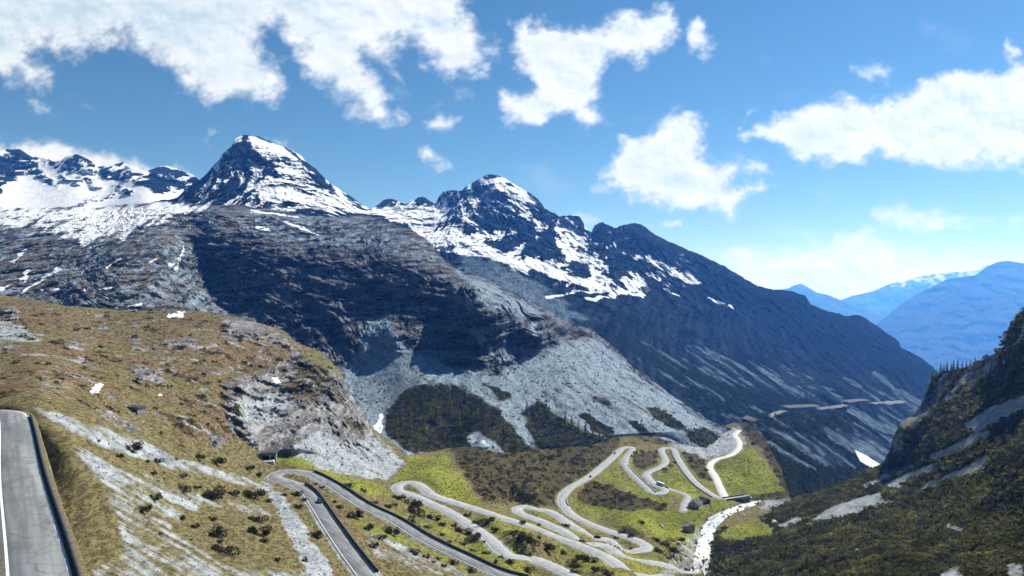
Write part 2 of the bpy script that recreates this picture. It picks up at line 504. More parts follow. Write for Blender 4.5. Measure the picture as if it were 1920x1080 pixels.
# ---------------------------------------------------------------- far ranges
def far_layer(name, x0, x1, top, bot, ctrl, rows, amp, snow_z, seed, back):
    L = Layer(x0, x1, 2.5, top, bot, rows, ctrl, jag=2.0, jagf=0.03, c=60)
    W = L.W()
    sc = L.d.mean()
    q = W / (sc * 0.05) + seed
    L.d *= np.exp(amp * (ridged(q, 6) * (1 - 0.7 * L.t)))
    W = L.W()
    n = grid_normals(W)
    nz = fbm(W / (sc * .012) + seed, 5)
    snow = sstep(W[..., 2] + nz * 160, snow_z - 60, snow_z + 60)
    zero = 0 * snow
    sh = sstep(-W[..., 2] + nz * 200, -snow_z * 0.3, 300)
    return L.finish(name, MAT_FAR, (snow, zero, zero), (sh * .8, zero + .2, zero), back, 0.6)


far_layer('far_snow_range', 1380, 2180, topH, botH, ctrlH, 120, 0.05, 60, 5.1, 2500)
far_layer('far_ridge', 1300, 1760, topG, botG, ctrlG, 80, 0.04, 420, 9.7, 2000)
far_layer('valley_mountain', 1560, 2180, topE, botE, ctrlE, 150, 0.028, 900, 2.3, 2000)

# ---------------------------------------------------------------- snowfield range (far left)
L = Layer(XL, 450, STEP, topD, botD, 110, ctrlD, jag=2.0, jagf=0.06)
W = L.W()
edge_fade = 1 - sstep(L.t, 0.9, 1.0) * 0.6
rock = Paint(L.px, L.py, 1.6 * fbm(W / 90, 6, .62), 1.6 * fbm(W / 90 + 40, 6, .62))
rk = np.maximum.reduce([
    rock.poly([(-260, 290), (0, 280), (40, 276), (64, 295), (84, 325), (106, 352), (85, 345), (66, 325), (40, 328), (10, 345), (0, 362), (-260, 375)], 9),
    rock.poly([(72, 292), (100, 300), (118, 300), (108, 316), (84, 310)], 6) * .7,
    rock.poly([(114, 302), (140, 286), (168, 296), (186, 324), (150, 326), (112, 320)], 9),
    rock.poly([(186, 312), (225, 302), (262, 330), (282, 352), (236, 342), (190, 334)], 9),
    rock.poly([(258, 346), (290, 310), (330, 310), (376, 336), (350, 362), (322, 352), (300, 366), (276, 356)], 9),
    rock.line([(118, 335), (148, 344)], 4, 4), rock.line([(160, 336), (190, 352)], 5, 5), rock.line([(205, 350), (245, 360)], 3, 4), rock.line([(150, 385), (215, 362)], 1.5, 3) * .7, rock.line([(160, 375), (190, 366)], 1, 3) * .6])
L.d *= np.exp(-0.05 * rk * (ridged(W * np.array([1, .35, 1]) / 120 + 3, 6) - 0.3) * edge_fade + 0.01 * fbm(W / 300, 4))
W = L.W()
n = grid_normals(W)
st = np.sin((W[..., 2] + 0.35 * W[..., 0] + 25 * fbm(W / 120, 4)) / 16.0)
nfd = fbm(W * np.array([1, .35, 1]) / 55, 6, .62)
bdd = beds(W, (.3, -.2, .9), 110, 17)
snow = 1 - np.clip(rk * (1.15 - .85 * sstep(bdd + .4 * nfd, .0, .4)), 0, 1)
zero = 0 * snow
L.finish('snowfield_range', MAT_RANGE, (snow, zero, zero), (zero, zero, zero), 500, 0.7)

# ---------------------------------------------------------------- main range (two peaks and the long ridge down the valley)
L = Layer(XL, 1860, STEP, topC, botC, 270, ctrlC, jag=2.6, jagf=0.07)
LC = L
W0 = L.W()
Wn = W0 * np.array([1, .35, 1])
nzA, nzB = fbm(W0 / 70, 4), fbm(W0 / 70 + 50, 4)
P = Paint(L.px, L.py, nzA, nzB)
# beds dip to the lower right of the picture: bedding normal in world space
bed = np.array([0.42, -0.25, 0.87]); bed /= np.linalg.norm(bed)
warp = fbm(Wn / 160 + 9, 5)
s = (W0 @ bed + 60 * warp) / 38.0
fr = s - np.floor(s)
saw = sstep(fr, 0, 0.75) - sstep(fr, 0.75, 1.0)
s2 = (W0 @ bed + 40 * warp) / 13.0
fr2 = s2 - np.floor(s2)
saw2 = sstep(fr2, 0, 0.7) - sstep(fr2, 0.7, 1.0)
crag = sstep(W0[..., 2], -150, 120) * 0.6 + 0.4
rg = ridged(Wn / 260 + 5, 7, 0.6)
gul = ridged(np.stack([W0[..., 0] / 60, W0[..., 1] / 150, W0[..., 2] / 420], -1), 4)
fade = 1 - 0.7 * sstep(L.t, 0.93, 1.0)
smooth_low = P.poly([(870, 470), (1010, 530), (1110, 600), (1060, 610), (950, 560), (860, 500)], 20)
amp = crag * fade * (1 - 0.75 * smooth_low) * (1 - sstep(L.py - topA(L.px), -40, 10))
bm = sstep(fbm(Wn / 210 + 77, 4), -.35, .5)
cr = ridged(Wn / 60 + 11, 6, 0.62)
bd = beds(W0, (.55, -.25, .8), 170, 20)
bd2 = beds(W0 + 500, (.55, -.25, .8), 60, 7)
over = np.maximum(0, L.py - topA(L.px))
L.d *= np.exp(amp * (0.016 * bd + 0.007 * bd2 - 0.056 * (rg - 0.3) - 0.028 * (cr - .3) - 0.012 * gul) + .0016 * over)
W = L.W()
n = grid_normals(W)
up = n[..., 2]
nf = fbm(W * np.array([1, .4, 1]) / 24, 5)
ledge = sstep(up + 0.25 * nf, 0.38, 0.62)
# snow: white faces and gullies
sn_poly = np.maximum.reduce([
    P.poly([(470, 255), (535, 275), (560, 300), (600, 345), (650, 375), (700, 400), (640, 400), (560, 385), (490, 375), (468, 345), (520, 330), (500, 300), (470, 275)], 7),
    P.poly([(690, 390), (760, 385), (830, 384), (845, 395), (808, 432), (850, 440), (900, 452), (960, 480), (1000, 500), (990, 510), (900, 480), (860, 478), (820, 470), (760, 420), (700, 400)], 7),
    P.poly([(905, 335), (935, 332), (985, 358), (1010, 385), (990, 382), (950, 368), (920, 360)], 7),
    P.poly([(980, 478), (1040, 500), (1120, 530), (1180, 545), (1215, 555), (1130, 548), (1050, 525), (990, 500)], 6),
    P.poly([(1180, 476), (1220, 480), (1260, 500), (1300, 515), (1318, 532), (1290, 530), (1250, 510), (1225, 498), (1195, 488)], 5, .6),
    P.poly([(1050, 452), (1090, 470), (1112, 490), (1080, 478)], 4), P.line([(1210, 515), (1235, 522)], 3, 3), P.line([(1240, 540), (1275, 556)], 2, 3), P.line([(1330, 560), (1375, 577)], 2, 3),
    P.line([(1100, 560), (1160, 555), (1185, 540)], 3, 4), P.line([(1020, 560), (1090, 545), (1170, 552)], 2, 4),
    P.poly([(1100, 405), (1110, 432), (1118, 440), (1095, 430)], 3, .4)])
sn_zone = np.maximum(P.poly([(300, 385), (350, 350), (440, 250), (560, 280), (700, 390), (830, 350), (920, 322), (1030, 390), (1110, 430), (1200, 470), (1210, 560), (1080, 545), (900, 480), (760, 420), (560, 400), (380, 400)], 25),
                     0.45 * P.poly([(1100, 430), (1190, 415), (1300, 470), (1330, 540), (1200, 560), (1080, 500)], 20))
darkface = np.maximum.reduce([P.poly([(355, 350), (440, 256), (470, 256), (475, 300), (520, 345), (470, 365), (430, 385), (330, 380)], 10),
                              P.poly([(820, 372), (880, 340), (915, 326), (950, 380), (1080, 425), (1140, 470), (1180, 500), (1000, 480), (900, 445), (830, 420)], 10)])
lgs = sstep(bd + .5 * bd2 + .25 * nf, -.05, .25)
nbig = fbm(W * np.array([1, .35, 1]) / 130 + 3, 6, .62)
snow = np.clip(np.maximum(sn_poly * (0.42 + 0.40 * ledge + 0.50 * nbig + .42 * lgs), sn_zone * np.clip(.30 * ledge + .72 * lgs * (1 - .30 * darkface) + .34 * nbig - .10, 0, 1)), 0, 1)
# long pale scree streaks running down to the lower right
dn = np.stack([(L.px * 0.55 - L.py * 0.83) / 9.0, (L.px * 0.83 + L.py * 0.55) / 120.0, 0 * L.px], -1)
streak = fbm(dn + 0.25 * nzA[..., None], 5, 0.6)
flank = P.poly([(1150, 640), (1290, 640), (1500, 700), (1700, 720), (1740, 760), (1690, 860), (1640, 880), (1560, 900), (1440, 830), (1300, 760)], 25)
upper = P.poly([(960, 500), (1150, 540), (1320, 590), (1500, 640), (1600, 690), (1400, 690), (1200, 640), (1060, 600)], 25)
scree = np.clip(flank * (0.22 + 1.7 * streak) + 0.5 * upper * (-.1 + 1.5 * streak), 0, 1)
for pts, w in [([(1420, 815), (1470, 850), (1530, 882)], 7), ([(1445, 800), (1510, 845), (1550, 870)], 5), ([(1540, 790), (1600, 830), (1665, 868)], 11),
               ([(1600, 775), (1650, 800), (1690, 812)], 8), ([(1640, 700), (1700, 740), (1735, 762)], 5), ([(1480, 800), (1520, 830), (1545, 852)], 3), ([(1590, 770), (1640, 790), (1700, 822)], 4)]:
    scree = np.maximum(scree, P.line(pts, w, 5, .6))
scree = np.maximum(scree, smooth_low)
bright = P.poly([(1598, 842), (1625, 855), (1650, 872), (1640, 880), (1615, 865)], 4, .3)
snow = np.maximum(snow, bright)
forest = np.maximum(P.poly([(1385, 812), (1440, 815), (1500, 850), (1560, 880), (1650, 880), (1600, 930), (1480, 945)], 10) * (1 - 0.8 * P.line([(1420, 815), (1470, 850), (1530, 882)], 6, 5, .6)),
                    np.clip(P.poly([(1040, 610), (1080, 600), (1200, 640), (1330, 690), (1500, 740), (1600, 780), (1600, 850), (1440, 800), (1300, 740), (1180, 660)], 20) * (0.62 - 0.9 * streak), 0, 1))
ridge_green = np.clip(P.poly([(1310, 480), (1400, 525), (1510, 560), (1600, 590), (1690, 660), (1750, 700), (1700, 720), (1560, 660), (1400, 590), (1300, 520)], 20) * (0.75 + 0.6 * nf), 0, 1)
turf = np.clip(ridge_green * .9 + P.poly([(1040, 570), (1100, 600), (1180, 610), (1130, 580)], 15) * .5, 0, 1)
scree = scree * (1 - forest) * (1 - .7 * ridge_green)
zero = 0 * snow
FOREST_C = forest
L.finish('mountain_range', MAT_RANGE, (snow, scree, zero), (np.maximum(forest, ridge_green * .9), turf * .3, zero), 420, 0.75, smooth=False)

# ---------------------------------------------------------------- cliff mountain and the scree under it
L = Layer(XL, 1440, STEP, topB, botB, 260, ctrlB, jag=2.5, jagf=0.06, c=32)
LB = L
W0 = L.W()
Wn = W0 * np.array([1, .35, 1])
over = np.maximum(0, L.py - topA(L.px))
nzA, nzB = fbm(W0 / 40, 4), fbm(W0 / 40 + 50, 4)
P = Paint(L.px, L.py, nzA, nzB)
screeP = P.poly([(640, 690), (700, 660), (770, 655), (860, 690), (930, 700), (1000, 660), (1060, 640), (1120, 630), (1200, 700), (1300, 770), (1440, 850), (1380, 860), (1200, 830), (1000, 850), (760, 880), (690, 800)], 14)
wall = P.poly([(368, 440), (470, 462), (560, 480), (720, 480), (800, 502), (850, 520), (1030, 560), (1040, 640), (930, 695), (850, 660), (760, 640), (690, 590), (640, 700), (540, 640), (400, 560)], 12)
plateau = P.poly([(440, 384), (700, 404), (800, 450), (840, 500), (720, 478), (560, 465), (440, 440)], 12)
bed = np.array([0.10, -0.25, 0.96]); bed /= np.linalg.norm(bed)
warp = fbm(Wn / 120 + 9, 5)
s = (W0 @ bed + 34 * warp) / 24.0
fr = s - np.floor(s)
saw = sstep(fr, 0, 0.7) - sstep(fr, 0.7, 1.0)
s2 = (W0 @ bed + 22 * warp) / 7.0
fr2 = s2 - np.floor(s2)
saw2 = sstep(fr2, 0, 0.7) - sstep(fr2, 0.7, 1.0)
rg = ridged(Wn / 130 + 5, 7, 0.6)
gul = ridged(np.stack([W0[..., 0] / 26, W0[..., 1] / 60, W0[..., 2] / 160], -1), 5)
fade = 1 - 0.7 * sstep(L.t, 0.94, 1.0)
amp = fade * (1 - 0.93 * screeP) * (1 - sstep(L.py - topA(L.px), -25, 12) * (L.px > 760)) * (1 - sstep(L.px, 1340, 1400))
bd = beds(W0, (.12, -.2, .97), 110, 12)
bd2 = beds(W0 + 500, (.12, -.2, .97), 40, 4)
cr = ridged(Wn / 26 + 11, 6, 0.62)
L.d *= np.exp(amp * ((0.016 + .014 * wall) * bd + (0.009 + .005 * wall) * bd2 - 0.032 * (rg - 0.3) * (1 - .4 * plateau) - 0.015 * (cr - .3) - 0.014 * gul * (0.4 + wall)) + 0.0035 * fbm(Wn / 18, 5) * (1 - .6 * screeP) + 0.0022 * over * (L.px > 740) + .0012 * np.maximum(0, L.px - 1385))
W = L.W()
n = grid_normals(W)
up = n[..., 2]
nf = fbm(W * np.array([1, .4, 1]) / 12, 5)
dn = np.stack([(L.px * 0.55 - L.py * 0.83) / 7.0, (L.px * 0.83 + L.py * 0.55) / 110.0, 0 * L.px], -1)
streak = fbm(dn + 0.2 * nzA[..., None], 5, 0.6)
dl = np.stack([(L.px * 0.6 + L.py * 0.8) / 8.0, (L.px * 0.8 - L.py * 0.6) / 90.0, 0 * L.px + 7], -1)
streak_l = fbm(dl + 0.2 * nzA[..., None], 5, 0.6)
leftside = P.poly([(-260, 380), (250, 378), (345, 378), (440, 384), (400, 425), (368, 440), (390, 560), (300, 600), (-260, 600)], 15)
snowtop = P.poly([(-260, 380), (300, 378), (420, 384), (330, 420), (250, 440), (170, 465), (100, 440), (0, 430), (-260, 440)], 16)
nbig = fbm(W * np.array([1, .3, 1]) / 60 + 3, 6, .6)
snow = np.clip(snowtop * (0.62 + 0.50 * streak_l + 0.70 * nbig), 0, 1)
for pts, w in [([(35, 552), (110, 505), (65, 530)], 2.5), ([(0, 545), (50, 515)], 3), ([(28, 490), (48, 468)], 4), ([(45, 525), (52, 505)], 5), ([(155, 455), (180, 430), (260, 395)], 8), ([(230, 445), (262, 412), (330, 392)], 6), ([(200, 505), (225, 485)], 2), ([(330, 505), (345, 462)], 3),
               ([(280, 490), (296, 483)], 2), ([(80, 543), (150, 540)], 2.5), ([(160, 542), (205, 540)], 3), ([(320, 500), (332, 490)], 2.5), ([(600, 432), (650, 445), (690, 460)], 0), ([(480, 425), (510, 432)], 3), ([(470, 395), (560, 408)], 2), ([(540, 420), (600, 440)], 2.5), ([(240, 573), (265, 570)], 2), ([(320, 592), (340, 590)], 4)]:
    if w:
        snow = np.maximum(snow, P.line(pts, w * (.75 + .9 * (nf + nzB)), 2.5, .8))
snow = np.maximum(snow, P.poly([(868, 815), (890, 812), (915, 830), (940, 850), (910, 862), (880, 850)], 6, .6) * (.45 + .3 * nf))
snow = np.maximum(snow, np.maximum(P.line([(716, 778), (714, 795), (718, 806)], 4, 3, 1.3), P.poly([(702, 796), (716, 790), (724, 806), (712, 812)], 4, 1.2)))
scree = np.clip(screeP * (0.76 + 0.65 * streak), 0, 1)
scree = np.maximum(scree, 0.8 * P.poly([(300, 470), (345, 455), (390, 560), (540, 635), (430, 640), (360, 600)], 12) * (0.6 + .6 * streak_l))
scree = np.maximum(scree, P.poly([(690, 598), (720, 596), (760, 640), (800, 690), (700, 700), (640, 720), (670, 660)], 8))
scree = np.maximum(scree, P.poly([(840, 495), (930, 535), (1030, 590), (980, 600), (900, 560)], 10) * .7)
ledge = sstep(up + 0.3 * nf, 0.45, 0.75)
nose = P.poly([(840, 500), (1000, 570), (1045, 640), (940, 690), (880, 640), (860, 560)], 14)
scree = np.maximum(scree, np.clip(plateau * (.42 + .6 * nf), 0, 1))  # pale scree colour stands in for sunlight on the lit plateau
scree = np.maximum(scree, np.clip(nose * (.40 + .75 * nf), 0, 1))  # sunlit nose painted lighter than the shaded wall in the same way
scree = np.maximum(scree, np.clip(leftside * (.34 + .7 * nf + .3 * streak_l), 0, 1))
turf = np.clip(leftside * (1 - snowtop) * ledge * (0.45 + 0.6 * streak_l) + plateau * ledge * (0.35 + .6 * nf) + 0.4 * P.poly([(940, 560), (1100, 640), (1180, 700), (1100, 690), (1000, 600)], 15) * (streak + .3), 0, 1) * (1 - scree * .6)
turf = np.maximum(turf, P.poly([(1060, 655), (1110, 680), (1180, 740), (1200, 780), (1140, 740), (1080, 700)], 10) * (0.4 + .6 * streak))
veg = np.maximum.reduce([
    P.poly([(728, 770), (760, 735), (800, 720), (870, 730), (930, 770), (960, 800), (1010, 870), (1060, 905), (1040, 950), (960, 950), (900, 900), (840, 850), (760, 845), (725, 810)], 8) * (1 - P.poly([(868, 810), (900, 808), (950, 850), (1000, 860), (960, 880), (900, 868)], 8)),
    P.poly([(980, 770), (1010, 755), (1060, 790), (1130, 820), (1150, 845), (1120, 880), (1080, 890), (1040, 870), (1000, 830)], 8),
    P.poly([(1210, 765), (1235, 765), (1280, 795), (1288, 805), (1270, 808), (1225, 785)], 4, .5),
    P.poly([(1085, 780), (1100, 775), (1150, 810), (1150, 826), (1110, 805)], 5, .7), P.poly([(1175, 790), (1190, 790), (1225, 815), (1210, 822)], 4, .5),
    P.poly([(1284, 808), (1320, 805), (1370, 830), (1365, 850), (1330, 850), (1295, 825)], 5, .6),
    P.poly([(905, 715), (960, 745), (935, 752)], 5) * .8, P.poly([(1100, 730), (1150, 755), (1165, 775), (1120, 755)], 5) * .6,
    P.poly([(1240, 700), (1440, 830), (1400, 812), (1300, 760)], 8) * .8])
veg = np.clip(veg * (0.95 + 0.35 * nf), 0, 1)
snow = snow * (1 - .9 * veg)
zero = 0 * snow
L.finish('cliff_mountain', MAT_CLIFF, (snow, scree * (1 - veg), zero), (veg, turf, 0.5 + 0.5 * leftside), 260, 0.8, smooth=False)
VEG_B = veg
# ================================================================== NEAR GROUND (left hill, valley floor, right slope): one body
L = Layer(XL, XR, STEP, topA, botA, 330, ctrlA, jag=1.5, jagf=0.08, c=38, gamma=1.0)
LA = L
W0 = L.W()
nzA, nzB = fbm(W0 / 14, 5), fbm(W0 / 14 + 50, 5)
P = Paint(L.px, L.py, nzA, nzB)
crag = np.maximum.reduce([
    P.poly([(415, 720), (470, 700), (560, 665), (640, 700), (700, 800), (740, 850), (700, 870), (600, 850), (480, 850), (430, 800)], 12),
    P.poly([(410, 592), (500, 606), (552, 640), (545, 650), (470, 640), (420, 625)], 8),
    P.poly([(1000, 835), (1040, 850), (1100, 890), (1085, 905), (1040, 880), (1000, 868)], 7) * .8, P.poly([(890, 850), (925, 850), (960, 880), (920, 885)], 6) * .7,
    P.poly([(240, 690), (265, 682), (310, 705), (312, 725), (260, 715)], 6), P.poly([(1690, 790), (1750, 700), (1830, 688), (1890, 640), (1925, 575), (2180, 460), (2180, 560), (1940, 640), (1850, 720), (1770, 760), (1690, 850), (1660, 870)], 14),
    P.poly([(0, 580), (30, 575), (40, 600), (0, 608)], 6), P.poly([(60, 700), (130, 705), (140, 740), (80, 735)], 8) * .6])
hill = P.poly([(-260, 540), (300, 575), (560, 640), (640, 730), (480, 800), (380, 860), (60, 760), (-260, 770)], 30)
rslope = P.poly([(1340, 1000), (1440, 965), (1490, 935), (1660, 865), (1760, 690), (1920, 570), (2180, 460), (2180, 1260), (1300, 1260), (1325, 1090)], 25)
Wn = W0 * np.array([1, .35, 1])
rg = ridged(Wn / 45 + 5, 7, 0.6)
bumpy = 0.020 * fbm(Wn / 45, 6) * np.clip(hill + rslope, 0, 1) + 0.003 * fbm(Wn / 7, 5)
roadmask = np.zeros(L.px.shape)
for pts in roadA.values():
    for (a, b, c) in pts:
        roadmask = np.maximum(roadmask, np.exp(-(((L.px - a) / 40) ** 2 + ((L.py - b) / 25) ** 2)))
L.d *= np.exp((1 - 0.8 * sstep(L.t, 0.95, 1.0)) * (1 - roadmask) * (bumpy - crag * 0.065 * (rg - 0.3) - hill * 0.030 * (rg - .3) - rslope * .012 * (rg - .3)))
W = L.W()

# ---------------------------------------------------------------- roads: centre lines in the place, cut into the ground
def road_line(pts, n=None, ctrl=True):
    pts = np.array(pts, float)
    if pts.shape[1] == 2:
        dd = LA.dfun(pts[:, 0], pts[:, 1])
        w = world(pts[:, 0], pts[:, 1], dd)
    else:
        w = pts
    seg = np.linalg.norm(np.diff(w, axis=0), axis=1)
    # centripetal Catmull-Rom
    out = []
    k = len(w)
    for i in range(k - 1):
        p0 = w[max(i - 1, 0)] if i else 2 * w[0] - w[1]
        p1, p2 = w[i], w[i + 1]
        p3 = w[i + 2] if i + 2 < k else 2 * w[-1] - w[-2]
        m = max(4, int(seg[i] / 2.0))
        t0 = 0
        t1 = t0 + np.linalg.norm(p1 - p0) ** .5 + 1e-6
        t2 = t1 + np.linalg.norm(p2 - p1) ** .5 + 1e-6
        t3 = t2 + np.linalg.norm(p3 - p2) ** .5 + 1e-6
        t = np.linspace(t1, t2, m, endpoint=False)[:, None]
        a1 = (t1 - t) / (t1 - t0) * p0 + (t - t0) / (t1 - t0) * p1
        a2 = (t2 - t) / (t2 - t1) * p1 + (t - t1) / (t2 - t1) * p2
        a3 = (t3 - t) / (t3 - t2) * p2 + (t - t2) / (t3 - t2) * p3
        b1 = (t2 - t) / (t2 - t0) * a1 + (t - t0) / (t2 - t0) * a2
        b2 = (t3 - t) / (t3 - t1) * a2 + (t - t1) / (t3 - t1) * a3
        out.append((t2 - t) / (t2 - t1) * b1 + (t - t1) / (t2 - t1) * b2)
    out = np.concatenate(out + [w[-1:]])
    # resample evenly and smooth the profile
    s = np.concatenate([[0], np.cumsum(np.linalg.norm(np.diff(out, axis=0), axis=1))])
    m = int(s[-1] / 1.5) + 2
    u = np.linspace(0, s[-1], m)
    c = np.stack([np.interp(u, s, out[:, i]) for i in range(3)], -1)
    def sm(v, r):
        kk = np.ones(2 * r + 1) / (2 * r + 1)
        return np.convolve(np.pad(v, r, mode='edge'), kk, 'valid')
    c[:, 2] = sm(sm(c[:, 2], 9), 9)
    for i in (0, 1):
        e0, e1 = c[0, i], c[-1, i]
        c[:, i] = sm(c[:, i], 2)
        c[0, i], c[-1, i] = e0, e1
    return c


def ztrack(d, px):
    return ((px - 960) / F * d, d, -29.0)


ROADS = {
    'near': (np.array([(-24, 40, -29), (-47.6, 73.6, -29), (-76, 113, -29), (-100.5, 148, -29), (-112, 164, -29), (-116, 168.6, -29), (-121, 171, -29), (-130, 171.6, -29), (-150, 172, -29), (-190, 170, -29)], float), 5.9),
    'upper': ([(985, 1096), (930, 1070), (860, 1042), (800, 1013), (740, 978), (680, 945), (630, 914), (600, 896), (580, 886), (555, 881), (530, 884), (514, 891), (513, 897), (530, 902), (556, 909), (575, 921), (597, 950), (620, 985), (645, 1020), (670, 1055), (704, 1098)], 6.4),
    'second': ([(1096, 1094), (1060, 1078), (1000, 1055), (950, 1030), (900, 999), (850, 966), (800, 940), (765, 925), (747, 919), (744, 913), (755, 908), (775, 906), (795, 913), (812, 926), (850, 944), (900, 957), (940, 970), (990, 986), (1040, 1005), (1080, 1023), (1130, 1045), (1180, 1064), (1250, 1090)], 6.3),
    'third': ([(1300, 1074), (1280, 1067), (1240, 1057), (1180, 1045), (1130, 1030), (1090, 1012), (1050, 993), (1010, 975), (985, 966), (971, 960), (972, 954), (985, 951), (1005, 951), (1022, 957), (1045, 970), (1075, 986), (1110, 1004), (1140, 1019), (1165, 1031), (1188, 1034), (1208, 1030), (1211, 1022), (1190, 1012), (1150, 999), (1110, 984), (1075, 967), (1056, 948), (1053, 936), (1062, 920), (1082, 907), (1105, 894), (1130, 874), (1150, 857), (1163, 843)], 6.3),
    'lower': ([(1163, 843), (1172, 838), (1183, 838), (1185, 845), (1174, 857), (1172, 870), (1180, 883), (1196, 899), (1211, 913), (1226, 924), (1243, 924), (1247, 918), (1232, 911), (1220, 902), (1211, 893), (1216, 885), (1235, 877), (1248, 867), (1245, 855), (1240, 843), (1248, 839), (1259, 841), (1270, 858), (1285, 882), (1305, 906), (1325, 921), (1345, 932), (1362, 937)], 6.0),
    'spur': ([(1213, 890), (1225, 903), (1245, 913), (1270, 922), (1288, 930), (1284, 945), (1280, 958)], 4.4),
    'gravel': ([(1362, 937), (1353, 920), (1342, 895), (1331, 874), (1342, 862), (1368, 854), (1384, 842), (1386, 828), (1378, 815), (1386, 806)], 6.0),
}
RL = {k: (road_line(p), w) for k, (p, w) in ROADS.items()}
RL['near'][0][:, 2] = -29
Wf = W.reshape(-1, 3)
bestd = np.full(len(Wf), 1e9)
bestz = np.zeros(len(Wf))
besth = np.full(len(Wf), 3.0)
for k, (c, w) in RL.items():
    if k == 'near':
        continue            # stands on its own bank above the slope
    lo, hi = c[:, :2].min(0) - 14, c[:, :2].max(0) + 14
    sel = np.where((Wf[:, 0] > lo[0]) & (Wf[:, 0] < hi[0]) & (Wf[:, 1] > lo[1]) & (Wf[:, 1] < hi[1]))[0]
    for ch in np.array_split(sel, max(1, len(sel) // 4000)):
        if not len(ch):
            continue
        dd = ((Wf[ch, None, :2] - c[None, :, :2]) ** 2).sum(-1)
        j = dd.argmin(1)
        dm = np.sqrt(dd[np.arange(len(ch)), j]) - w / 2
        u = dm < bestd[ch]
        bestd[ch[u]] = dm[u]
        bestz[ch[u]] = c[j[u], 2]
wgt = 1 - sstep(bestd, 0.9, 7.0)
Wf[:, 2] = Wf[:, 2] * (1 - wgt) + (bestz - 0.22) * wgt
roadside = (1 - sstep(bestd, 0.4, 2.6)).reshape(L.px.shape)
W = Wf.reshape(L.px.shape + (3,))
n = grid_normals(W)
up = n[..., 2]

# ---------------------------------------------------------------- ground cover
nf = fbm(W / 5, 5)
nm = fbm(W / 22 + 3, 5)
turf = np.ones(L.px.shape)
nl = fbm(W / 55 + 31, 5)
brown = np.clip(hill * (0.53 + 0.80 * nl + 0.35 * nm), 0, 1)
brown = np.maximum(brown, P.poly([(60, 780), (110, 800), (170, 880), (220, 960), (240, 1030), (150, 1100), (130, 1000)], 18) * .25)
brown = np.maximum(brown, P.poly([(520, 905), (590, 960), (640, 1040), (650, 1010), (700, 1050), (740, 1060), (640, 950)], 10) * .6)
green = np.maximum.reduce([
    P.poly([(770, 858), (835, 850), (850, 880), (885, 920), (905, 948), (850, 945), (800, 912), (740, 905)], 10),
    P.poly([(1060, 950), (1100, 945), (1250, 950), (1330, 955), (1310, 1000), (1270, 1060), (1215, 1000), (1130, 970)], 14) * .85,
    P.poly([(1135, 880), (1160, 878), (1200, 915), (1245, 935), (1270, 955), (1180, 930)], 8) * .9,
    P.poly([(1230, 885), (1270, 880), (1330, 935), (1280, 925), (1235, 905)], 6) * .9,
    P.poly([(1340, 872), (1390, 852), (1412, 842), (1440, 868), (1474, 920), (1430, 930), (1370, 930), (1352, 900)], 6, .6),
    P.poly([(1352, 1000), (1380, 985), (1420, 975), (1448, 990), (1440, 1005), (1360, 1012)], 5, .6),
    P.poly([(520, 852), (560, 858), (640, 890), (740, 915), (700, 935), (640, 905), (580, 875), (515, 870)], 8) * .75,
    P.poly([(620, 920), (740, 950), (1000, 1010), (1200, 1080), (900, 1080), (760, 1010)], 14) * (.42 + .3 * nm),
    P.poly([(1325, 945), (1350, 935), (1365, 945), (1340, 962), (1318, 970)], 5, .5) * .8])
green = np.maximum(green, P.poly([(730, 900), (900, 940), (1060, 880), (1165, 835), (1400, 830), (1470, 920), (1330, 985), (1250, 1085), (900, 1090), (640, 985)], 25) * (.44 + .38 * nm))
brown = brown * (1 - green)
dn = np.stack([(L.px * 0.50 - L.py * 0.86) / 8.0, (L.px * 0.86 + L.py * 0.50) / 140.0, 0 * L.px], -1)
streak = fbm(dn + 0.2 * nzA[..., None], 6, 0.65)
scree = np.maximum.reduce([
    P.poly([(60, 765), (110, 772), (250, 820), (380, 870), (480, 900), (520, 905), (510, 925), (430, 905), (330, 880), (250, 860), (130, 815)], 8) * (.62 + .5 * streak),
    P.poly([(110, 820), (190, 850), (300, 900), (400, 930), (560, 960), (500, 975), (380, 950), (320, 990), (420, 1060), (640, 1075), (640, 1140), (200, 1140), (140, 1075), (230, 1040), (220, 980), (190, 900)], 10) * (.45 + .75 * streak),
    P.poly([(490, 905), (530, 925), (620, 1060), (650, 1120), (590, 1120), (550, 1020)], 6) * .85,
    P.poly([(555, 830), (600, 805), (640, 830), (700, 820), (760, 868), (735, 895), (690, 900), (600, 880), (540, 852)], 8) * (.8 + .4 * streak),
    P.poly([(670, 985), (760, 1010), (900, 1080), (800, 1080), (700, 1045)], 12) * (.45 + .7 * streak), P.poly([(640, 905), (720, 940), (800, 990), (700, 960)], 10) * (.3 + .5 * streak),
    P.poly([(0, 600), (40, 608), (80, 640), (30, 640), (-260, 630), (-260, 600)], 8) * .8, P.poly([(470, 740), (520, 730), (560, 760), (520, 800), (430, 790), (420, 755)], 8) * .6,
    P.poly([(1250, 1040), (1330, 970), (1345, 1010), (1320, 1080), (1240, 1080)], 8) * (.5 + .3 * streak),
    P.poly([(1050, 950), (1180, 1010), (1180, 1000), (1090, 965)], 5) * .3,
    P.poly([(1350, 855), (1320, 862), (1250, 838), (1290, 815), (1345, 812), (1385, 800), (1400, 830), (1385, 850)], 6) * (.75 + .3 * nf),
    P.poly([(1210, 812), (1290, 806), (1340, 850), (1330, 865), (1290, 850)], 8) * (.7 + .4 * streak), P.poly([(1440, 925), (1560, 915), (1480, 960), (1420, 965)], 6) * .6,
    P.poly([(1110, 940), (1145, 930), (1240, 945), (1250, 955)], 3) * .0, roadside * .62])
